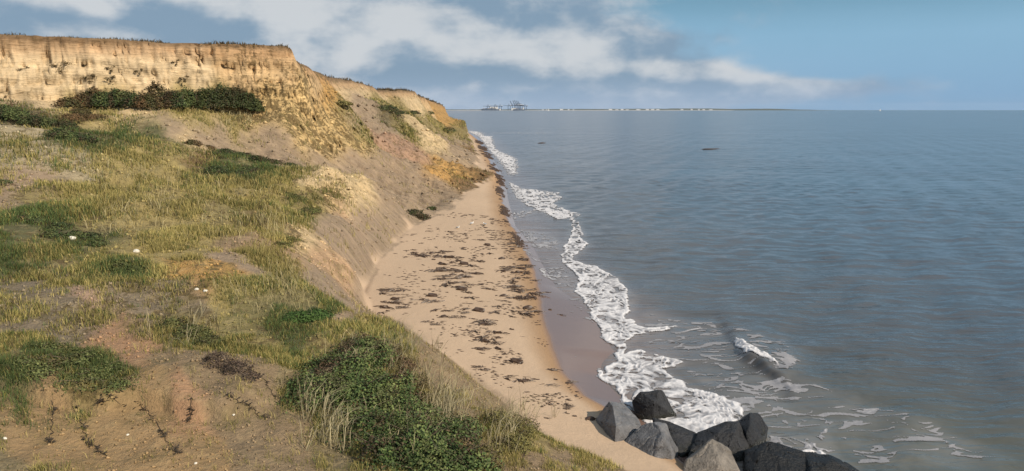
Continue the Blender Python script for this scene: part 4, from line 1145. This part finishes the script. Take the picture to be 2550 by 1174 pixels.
SWK = ['long', 'matted', 'forked', 'rounded', 'stringy']


def seaweed_mesh(i):
    kind = SWK[i % 5]; rg = random.Random(100 + i); bm = bmesh.new()
    ns, wd0, spread, core = {'long': (6, .035, .25, .5), 'matted': (12, .03, .8, 1.1), 'forked': (4, .04, .45, .45), 'rounded': (4, .03, 1.2, 1.5), 'stringy': (9, .016, .5, .25)}[kind]
    for j in range(ns):
        x0, y0 = rg.gauss(0, .16 if kind != 'forked' else .04), rg.gauss(0, .07); a = rg.gauss(0, spread) + (math.pi if j % 2 else 0); z = rg.uniform(.01, .05)
        p = Vector((x0, y0, z)); wd = wd0 * rg.uniform(.7, 1.2)
        prev = None
        for k_ in range(3 if kind == 'rounded' else 6):
            n = Vector((-math.sin(a), math.cos(a), 0)) * wd
            cur = (bm.verts.new(p - n), bm.verts.new(p + Vector((0, 0, wd * .9))), bm.verts.new(p + n))
            if prev:
                bm.faces.new((prev[0], cur[0], cur[1], prev[1])); bm.faces.new((prev[1], cur[1], cur[2], prev[2]))
            prev = cur; a += rg.gauss(0, .38); wd *= rg.uniform(.75, 1.1)
            p = p + Vector((math.cos(a) * .085, math.sin(a) * .085, 0)); p.z = max(.008, z * (1 - k_ / 6) + rg.uniform(-.01, .01))
    r = bmesh.ops.create_icosphere(bm, subdivisions=2, radius=.12 * core)['verts']
    for v_ in r:
        k_ = 1 + rg.uniform(-.35, .45); v_.co = Vector((v_.co.x * k_ * 1.4, v_.co.y * k_ * .9, max(v_.co.z, -.02) * .5 * k_))
    me = bpy.data.meshes.new("seaweed"); bm.to_mesh(me); bm.free(); me.materials.append(swm)
    return me


SWM = [seaweed_mesh(i) for i in range(15)]
spots = []


def strew(n, poly, s, lab, grp):
    P_ = np.array(poly, float); got = 0
    lo, hi = P_.min(0), P_.max(0); guard = 0
    while got < n and guard < 20000:
        guard += 1
        x, y = random.uniform(lo[0], hi[0]), random.uniform(lo[1], hi[1])
        if poly_sd(np.array([x]), np.array([y]), P_)[0] > 0:
            spots.append((x, y, s * random.choice([.5, .7, .9, 1.1, 1.5]) * random.uniform(.8, 1.2), lab, grp)); got += 1


strew(38, [(1095, 640), (1200, 640), (1185, 670), (1170, 715), (1110, 725), (1090, 690)], 1.25, "seaweed in the thick mid-beach cluster", "seaweed in the middle cluster")
strew(26, [(1000, 620), (1110, 625), (1095, 650), (1010, 645)], .8, "seaweed near the clay slope's foot", "seaweed on the upper beach")
strew(22, [(945, 720), (1020, 715), (1025, 775), (950, 780)], .9, "seaweed below the sandy scarp", "seaweed at the back of the beach")
strew(62, [(1255, 590), (1310, 610), (1335, 690), (1340, 790), (1290, 790), (1265, 700), (1240, 640)], .95, "seaweed on the wrack line", "seaweed on the wrack line")
strew(48, [(1040, 740), (1180, 700), (1290, 720), (1300, 830), (1180, 830), (1060, 810)], .85, "seaweed on the open dry sand", "seaweed over the open sand")
strew(20, [(1180, 830), (1310, 830), (1330, 910), (1200, 900)], .8, "seaweed on the lower dry sand", "seaweed lower on the sand")
strew(22, [(1020, 560), (1230, 575), (1250, 640), (1120, 630), (1020, 610)], .8, "seaweed just below the cove", "seaweed on the far part of the near beach")
strew(12, [(1220, 900), (1380, 900), (1480, 1060), (1400, 1080), (1260, 960)], .6, "seaweed on sand near boulders", "seaweed near the boulders")
for a, c, s_, lab in [(1375, 923, 1.0, "round black seaweed clump on damp sand, second from the tide edge"), (1416, 955, .9, "black seaweed clump closest to the wet sand"), (1412, 1009, .8, "seaweed clump left of the grey end boulder"),
                      (1468, 1045, .8, "long seaweed strip just left of the grey end boulder"), (1180, 915, 1.1, "dark seaweed lump at the clay spur's foot"), (1200, 922, .9, "dark seaweed lump right of the one at the spur's foot"),
                      (1397, 785, .5, "lone small seaweed lump on the wet purple sand"), (1345, 738, .7, "seaweed lump at the upper edge of the wet sand"), (1370, 772, .5, "thin seaweed bit on the wet sand"),
                      (1300, 605, 1.5, "dark seaweed strip touching the shallow water"), (1275, 582, 1.6, "dark seaweed heap at the water's edge below the cove"), (1330, 700, 1.0, "dark seaweed heap where wrack meets the swash"),
                      (1270, 900, .9, "forked seaweed strand on the lower sand"), (1240, 870, .9, "long seaweed strand crossing the lower sand")]:
    spots.append((a, c, s_, lab, None))
Bp = hits([(a, c) for a, c, *_ in spots])
zz = H(Bp[:, 0], Bp[:, 1])
byg = {}; used_labels = set()
for q, p in zip(spots, Bp):
    if q[4]: byg.setdefault(q[4], []).append(p)
for i, ((a, c, s_, lab, grp), p, z) in enumerate(zip(spots, Bp, zz)):
    o = bpy.data.objects.new("seaweed", SWM[i % len(SWM)]); COL.objects.link(o)
    if grp:
        ys = np.array([q[1] for q in byg[grp]]); xs = np.array([q[0] - xf(q[1]) for q in byg[grp]])
        fy = ['nearest', 'nearer', 'farther', 'farthest'][int(np.clip((ys < p[1]).mean() * 4, 0, 3))]
        side = ['cliffward', 'middle', 'seaward'][int(np.clip((xs < p[0] - xf(p[1])).mean() * 3, 0, 2))]
        lab0 = lab
        for j in range(len(SWM) * 3):
            mi = (i + j) % len(SWM); sz = 'small' if s_ < .7 else 'large' if s_ > 1.15 else 'medium'
            lab = ("%s %s %s, %s quarter, %s side" % (sz, SWK[mi % 5], lab0, fy, side)).replace('middle side', 'in its middle')
            if lab not in used_labels: break
            if j % 5 == 4: s_ = {'small': .9, 'medium': 1.3, 'large': .6}[sz]
        used_labels.add(lab); o.data = SWM[mi]
    s_ *= .66
    o.location = (p[0], p[1], max(z, 0.0)); o.scale = (s_ * 1.3, s_ * random.uniform(.7, 1.3), s_ * 1.7)
    o.rotation_euler = (0, 0, random.gauss(0, .35))
    tag(o, lab, "seaweed", grp)
# the dense dark wrack further along the beach
n = 4200
yy = np.exp(rng.uniform(np.log(56), np.log(260), n)); xx = xw(yy) + rng.normal(-.02, .22, n) * np.clip(yy / 70, .8, 2.6)
cl_ = fbm(xx / 2.5, yy / 6, oct=3, seed=201); kk = cl_ > -.02
xx, yy = xx[kk], yy[kk]; zz = H(xx, yy)
s_ = np.clip(yy / 90, .6, 2.2) * rng.uniform(.06, .17, len(xx))
V = np.stack([xx, yy, np.maximum(zz, 0) + .01], -1)[:, None] + octa[None] * s_[:, None, None] * rng.uniform(.5, 1.5, (len(xx), 6, 1)) * np.array([1.3, 1.0, .55])
f3 = (np.arange(len(xx))[:, None, None] * 6 + fo[None]).reshape(-1, 3)
tag(mesh_from("wrack_line", V.reshape(-1, 3), None, f3, [swm], smooth=False), "dense dark seaweed and pebbles lining the far beach at the water's edge", "seaweed", kind='stuff')
# fine litter between the clumps
n = 3600
yy = np.exp(rng.uniform(np.log(24), np.log(72), n)); F_, W_ = xf(yy), xw(yy)
xx = F_ + (W_ - F_) * rng.beta(2.2, 1.5, n); kk = fbm(xx / 1.4, yy / 2.5, oct=3, seed=205) > .05
xx, yy = xx[kk], yy[kk]; zz = H(xx, yy)
s_ = rng.uniform(.025, .075, len(xx)) * np.clip(yy / 40, .7, 1.5)
V = np.stack([xx, yy, zz + .008], -1)[:, None] + octa[None] * s_[:, None, None] * rng.uniform(.5, 1.5, (len(xx), 6, 1)) * np.array([2.0, 1.0, .4])
f3 = (np.arange(len(xx))[:, None, None] * 6 + fo[None]).reshape(-1, 3)
tag(mesh_from("seaweed_litter", V.reshape(-1, 3), None, f3, [swm], smooth=False), "fine seaweed litter strewn between the clumps on the beach", "seaweed", kind='stuff')

# dark things out in the water: a rock, and a dark streak built as a low solid
for a, c, L, wd, lab in [(1349, 357, 2.8, 1.6, "short black rock awash in the sea off the far beach"), (1772, 372, 6.5, .8, "long low dark streak barely breaking the sea surface further out")]:
    x, y = on_plane(a, c); o = stone("sea_rock_or_streak", (x, y, .02), 1.0, swm, int(L * 10), 3, .28); o.scale = (L / 2, wd / 2, .75); o.rotation_euler = (0, 0, .1)
    tag(o, lab, "rock")

# ------------------------------------------------------------------ gulls
gwm, t, b, out = new_mat("gull_white"); b.inputs['Base Color'].default_value = (.8, .8, .78, 1)
ggm, t, b, out = new_mat("gull_grey"); b.inputs['Base Color'].default_value = (.35, .37, .4, 1)
gym, t, b, out = new_mat("gull_yellow"); b.inputs['Base Color'].default_value = (.6, .4, .08, 1)
for a, c, rz, lab in [(1175, 560, .4, "white gull standing on the damp sand below the cove, middle of three"), (1207, 562, 2.6, "white gull on the damp sand nearest the sea"), (1140, 571, -.5, "white gull on the damp sand nearest the clay slope")]:
    p = hits([(a, c)])[0]; z = float(H(p[0:1], p[1:2])[0])
    o = empty("gull", (p[0], p[1], z), rz)
    bm = bmesh.new(); bmesh.ops.create_uvsphere(bm, u_segments=12, v_segments=8, radius=.11)
    for v_ in bm.verts: v_.co = Vector((v_.co.x * 1.9, v_.co.y * .85, v_.co.z * .9 + .2 + v_.co.x * .25))
    bmesh.ops.create_uvsphere(bm, u_segments=10, v_segments=6, radius=.055, matrix=__import__('mathutils').Matrix.Translation((.2, 0, .35)))
    add_bar(bm, (.13, 0, .25), (.19, 0, .35), .06, .045, 8)
    bm_obj("body", bm, gwm, o, True)
    for s_ in (-1, 1):
        bm = bmesh.new(); bmesh.ops.create_uvsphere(bm, u_segments=10, v_segments=6, radius=.1)
        for v_ in bm.verts: v_.co = Vector((v_.co.x * 2.0 - .07, v_.co.y * .3 + s_ * .085, v_.co.z * .7 + .22 + v_.co.x * .15))
        bm_obj("wing", bm, ggm, o, True)
        bm = bmesh.new(); add_bar(bm, (.0, s_ * .04, 0), (.0, s_ * .04, .14), .008); add_box(bm, (.02, s_ * .04, .005), (.06, .04, .01)); bm_obj("leg", bm, gym, o)
    bm = bmesh.new(); add_bar(bm, (.245, 0, .35), (.31, 0, .335), .014, .004); bm_obj("beak", bm, gym, o)
    o.scale = (.72, .72, .72)
    tag(o, lab, "gull", "gulls on the beach")

# ------------------------------------------------------------------ far shore, 9 km out
def flat_mat(name, c, rough=.8):
    m, t, b, out = new_mat(name)
    geo = t.n.new('ShaderNodeNewGeometry'); n_ = t.noise(geo.outputs['Position'], .01, 3.0)
    t.l.new(t.mix(n_, tuple(x * .8 for x in c) + (1,), tuple(min(1, x * 1.15) for x in c) + (1,)), b.inputs['Base Color']); b.inputs['Roughness'].default_value = rough
    return m


landm = flat_mat("far_land", (.07, .085, .07)); sandm = flat_mat("far_sand", (.55, .5, .42)); whitem = flat_mat("white_wall", (.78, .77, .75)); steelm = flat_mat("crane_steel", (.04, .07, .13)); hullm = flat_mat("hull_blue", (.06, .09, .14)); roofm = flat_mat("grey_roof", (.25, .24, .25)); treem = flat_mat("far_trees", (.05, .07, .045))
FD = 9000.0


def fx(px, Y=FD): return at(px, 274, Y)[0]


def ridge(name, pts, mat, Y, depth, kind='structure', label=None, cat=None):
    """low land: list of (px, height)"""
    xs = np.array([fx(p[0], Y) for p in pts]); hs = np.array([p[1] for p in pts])
    X = np.linspace(xs[0], xs[-1], 260); Hh = np.interp(X, xs, hs)
    Hh = Hh * (1 + .22 * fbm(X / 60, X * 0 + Y, oct=4, seed=211)); rows = []
    for dy, k_ in ((0, -.05), (20, .35), (90, .85), (depth * .4, 1.0), (depth * .8, .6), (depth, -.05)):
        rows.append(np.stack([X, np.full_like(X, Y + dy), np.where(k_ < 0, -2.0, Hh * k_)], -1))
    V = np.stack(rows); o = mesh_from(name, V.reshape(-1, 3), grid_faces(*V.shape[:2]), mats=[mat])
    return tag(o, label, cat, kind=kind)


ridge("far_hills", [(900, 8), (1100, 12), (1200, 13), (1320, 14), (1420, 17), (1500, 18), (1580, 19), (1660, 21), (1740, 24), (1800, 22), (1850, 17), (1930, 21), (1970, 17), (2010, 10), (2080, 2)], landm, FD + 500, 1400)
ridge("far_beach", [(1090, 2.0), (1160, 4), (1210, 3), (1330, 2.5), (1500, 4), (1800, 3.5), (1830, 2.0)], sandm, FD + 250, 300)


def gantry(px, up, s=1.0, Y=FD - 60):
    """ship-to-shore crane: portal legs, top girder, boom (raised or lowered), tie frame, machine house"""
    x = fx(px, Y); o = empty("harbour_crane", (x, Y, 0))
    for lx in (-14, 14):
        for ly in (-9, 9):
            bm = bmesh.new(); add_box(bm, (lx * s, ly, 27 * s + 2), (5.5, 4.5, 54 * s)); bm_obj("leg", bm, steelm, o)
    bm = bmesh.new(); add_box(bm, (4 * s, 0, 56 * s + 2), (60 * s, 10, 7)); bm_obj("girder", bm, steelm, o)
    bm = bmesh.new(); add_box(bm, (0, 0, 20 * s), (28 * s, 18, 3)); bm_obj("sill_beam", bm, steelm, o)
    bm = bmesh.new(); add_bar(bm, (-14 * s, 0, 58 * s), (-6 * s, 0, 84 * s), 2.0, 1.6); add_bar(bm, (14 * s, 0, 58 * s), (-6 * s, 0, 84 * s), 1.6, 1.4); bm_obj("tie_frame", bm, steelm, o)
    bm = bmesh.new(); add_box(bm, (22 * s, 0, 62 * s + 2), (12, 9, 7)); bm_obj("machine_house", bm, whitem, o)
    bm = bmesh.new()
    if up: add_bar(bm, (-15 * s, 0, 58 * s), (-42 * s, 0, 112 * s), 4.5, 3.5)
    else: add_bar(bm, (-15 * s, 0, 58 * s), (-74 * s, 0, 60 * s), 3.0, 2.2)
    bm_obj("boom", bm, steelm, o)
    return o


for px, up, s, lab in [(1216, False, .85, "low crane at the far left of the port, above the dark ship"), (1234, False, .9, "second crane from the left of the port"), (1246, False, .85, "crane standing over the white building at the port"),
                       (1268, False, .95, "lone lowered crane in the middle of the port"), (1279, True, 1.0, "leftmost crane with its boom raised"), (1286, True, 1.05, "second raised boom crane of the port"),
                       (1290, True, 1.08, "third raised boom crane, the tallest"), (1294, True, 1.05, "fourth raised boom crane of the port"), (1298, True, 1.02, "rightmost crane with its boom raised"), (1308, False, .9, "lowered crane at the right end of the port")]:
    tag(gantry(px, up, s), lab, "crane", "harbour cranes on the far shore")


def ship(px, L, Hh, mat, lab, house=True, Y=FD - 160):
    x = fx(px, Y); o = empty("container_ship", (x, Y, 0)); bm = bmesh.new()
    vs = []
    for z, k_ in ((-2, .94), (Hh, 1.0)):
        vs.append([bm.verts.new((sx * L / 2 * k_, sy * 16 * kk_, z)) for sx, sy, kk_ in ((-1, 0, 1), (-.86, -1, 1), (1, -1, .9), (1, 1, .9), (-.86, 1, 1))])
    for k_ in range(5): bm.faces.new((vs[0][k_], vs[0][(k_ + 1) % 5], vs[1][(k_ + 1) % 5], vs[1][k_]))
    bm.faces.new(vs[1]); bm_obj("hull", bm, mat, o)
    if house:
        bm = bmesh.new(); add_box(bm, (L * .36, 0, Hh + 11), (L * .09, 24, 22)); bm_obj("bridge_house", bm, whitem, o)
        for k_ in range(5):
            bm = bmesh.new(); add_box(bm, (-L * .36 + k_ * L * .14, 0, Hh + 4.5), (L * .12, 26, 9 + (k_ % 3) * 2)); bm_obj("container_stack", bm, steelm if k_ % 2 else roofm, o)
    return tag(o, lab, "ship", "ships at the far port")


ship(1221, 220, 15, hullm, "dark container ship moored at the left of the port")
ship(1292, 150, 11, hullm, "dark ship lying under the raised cranes")


def house(px, wd, hh_, Y, lab, m=whitem, name="waterfront_building", cat="building", z0=3.0):
    x = fx(px, Y); o = empty(name, (x, Y, 0))
    bm = bmesh.new(); add_box(bm, (0, 0, z0 + hh_ / 2), (wd, 24, hh_)); bm_obj("wall", bm, m, o)
    bm = bmesh.new(); zz_ = z0 + hh_ + .02
    v_ = [bm.verts.new(p) for p in ((-wd / 2, -12, zz_), (wd / 2, -12, zz_), (wd / 2, 12, zz_), (-wd / 2, 12, zz_), (-wd / 2, 0, zz_ + 4), (wd / 2, 0, zz_ + 4))]
    for f in ((0, 1, 5, 4), (2, 3, 4, 5), (0, 4, 3), (1, 2, 5), (3, 2, 1, 0)): bm.faces.new([v_[k_] for k_ in f])
    bm_obj("roof", bm, roofm, o)
    return tag(o, lab, cat, "white buildings along the far shore")


house(1230, 95, 22, FD - 20, "bright white shed at the port behind the dark ship", name="port_shed", z0=18)
house(1243, 40, 14, FD - 100, "white block at the port right of the bright shed", name="port_shed")
house(1280, 60, 22, FD - 100, "white block among the crane legs", name="port_shed")
rgb = random.Random(4)
for k_, px in enumerate([1352, 1361, 1398, 1416, 1428, 1520, 1536, 1549, 1562, 1588, 1592, 1612, 1625, 1638, 1698, 1722, 1740, 1752, 1770]):
    zone = ["right of the port", "on the empty shore between port and town", "in the left part of the far town", "in the right part of the far town"][0 if px < 1370 else 1 if px < 1500 else 2 if px < 1650 else 3]
    house(px, rgb.uniform(14, 42), rgb.uniform(5, 14), FD + 200 + rgb.uniform(-10, 40), "small white building " + zone)


def sailboat(px, py, Y, Hs, lab):
    x = fx(px, Y); o = empty("sailing_boat", (x, Y, 0)); bm = bmesh.new()
    vs = [[bm.verts.new((sx * Hs * .36 * k_, sy * Hs * .1 * k_, z)) for sx, sy in ((-1, 0), (-.2, -1), (1, -.8), (1, .8), (-.2, 1))] for z, k_ in ((-.3, .8), (Hs * .1, 1.0))]
    for k_ in range(5): bm.faces.new((vs[0][k_], vs[0][(k_ + 1) % 5], vs[1][(k_ + 1) % 5], vs[1][k_]))
    bm.faces.new(vs[1]); bm_obj("hull", bm, whitem, o)
    bm = bmesh.new(); add_bar(bm, (0, 0, Hs * .1), (0, 0, Hs * 1.05), Hs * .012); bm_obj("mast", bm, roofm, o)
    for sx, h0, h1, nm in ((1, .15, 1.0, "mainsail"), (-1, .12, .9, "jib")):
        bm = bmesh.new(); t_ = Hs * .01
        for y_ in (-t_, t_): pass
        f = [bm.verts.new((sx * Hs * .02, -t_, Hs * h0)), bm.verts.new((sx * Hs * .33, -t_, Hs * h0)), bm.verts.new((sx * Hs * .02, -t_, Hs * h1))]
        g = [bm.verts.new((sx * Hs * .02, t_, Hs * h0)), bm.verts.new((sx * Hs * .33, t_, Hs * h0)), bm.verts.new((sx * Hs * .02, t_, Hs * h1))]
        bm.faces.new(f); bm.faces.new(g[::-1])
        for a, c in ((0, 1), (1, 2), (2, 0)): bm.faces.new((f[a], g[a], g[c], f[c]))
        bm_obj(nm, bm, whitem, o)
    return tag(o, lab, "sailing boat", None)


sailboat(2192, 273, 5200, 16, "tiny white sailing boat alone on the right horizon")
sailboat(1366, 275, 5600, 20, "white sailing boat in front of the far shore right of the port")

# ------------------------------------------------------------------ air over the far water
if True:
    bm = bmesh.new(); add_box(bm, (0, 0, 69.0), (36000, 36000, 150.0))
    hm = bpy.data.materials.new("haze"); hm.use_nodes = True; hm.node_tree.nodes.clear(); t = NT(hm.node_tree)
    out = t.n.new('ShaderNodeOutputMaterial'); pv = t.n.new('ShaderNodeVolumePrincipled')
    pv.inputs['Color'].default_value = (.80, .88, 1.0, 1); pv.inputs['Density'].default_value = 0.000013
    t.l.new(pv.outputs[0], out.inputs['Volume'])
    tag(bm_obj("haze", bm, hm), kind='stuff')
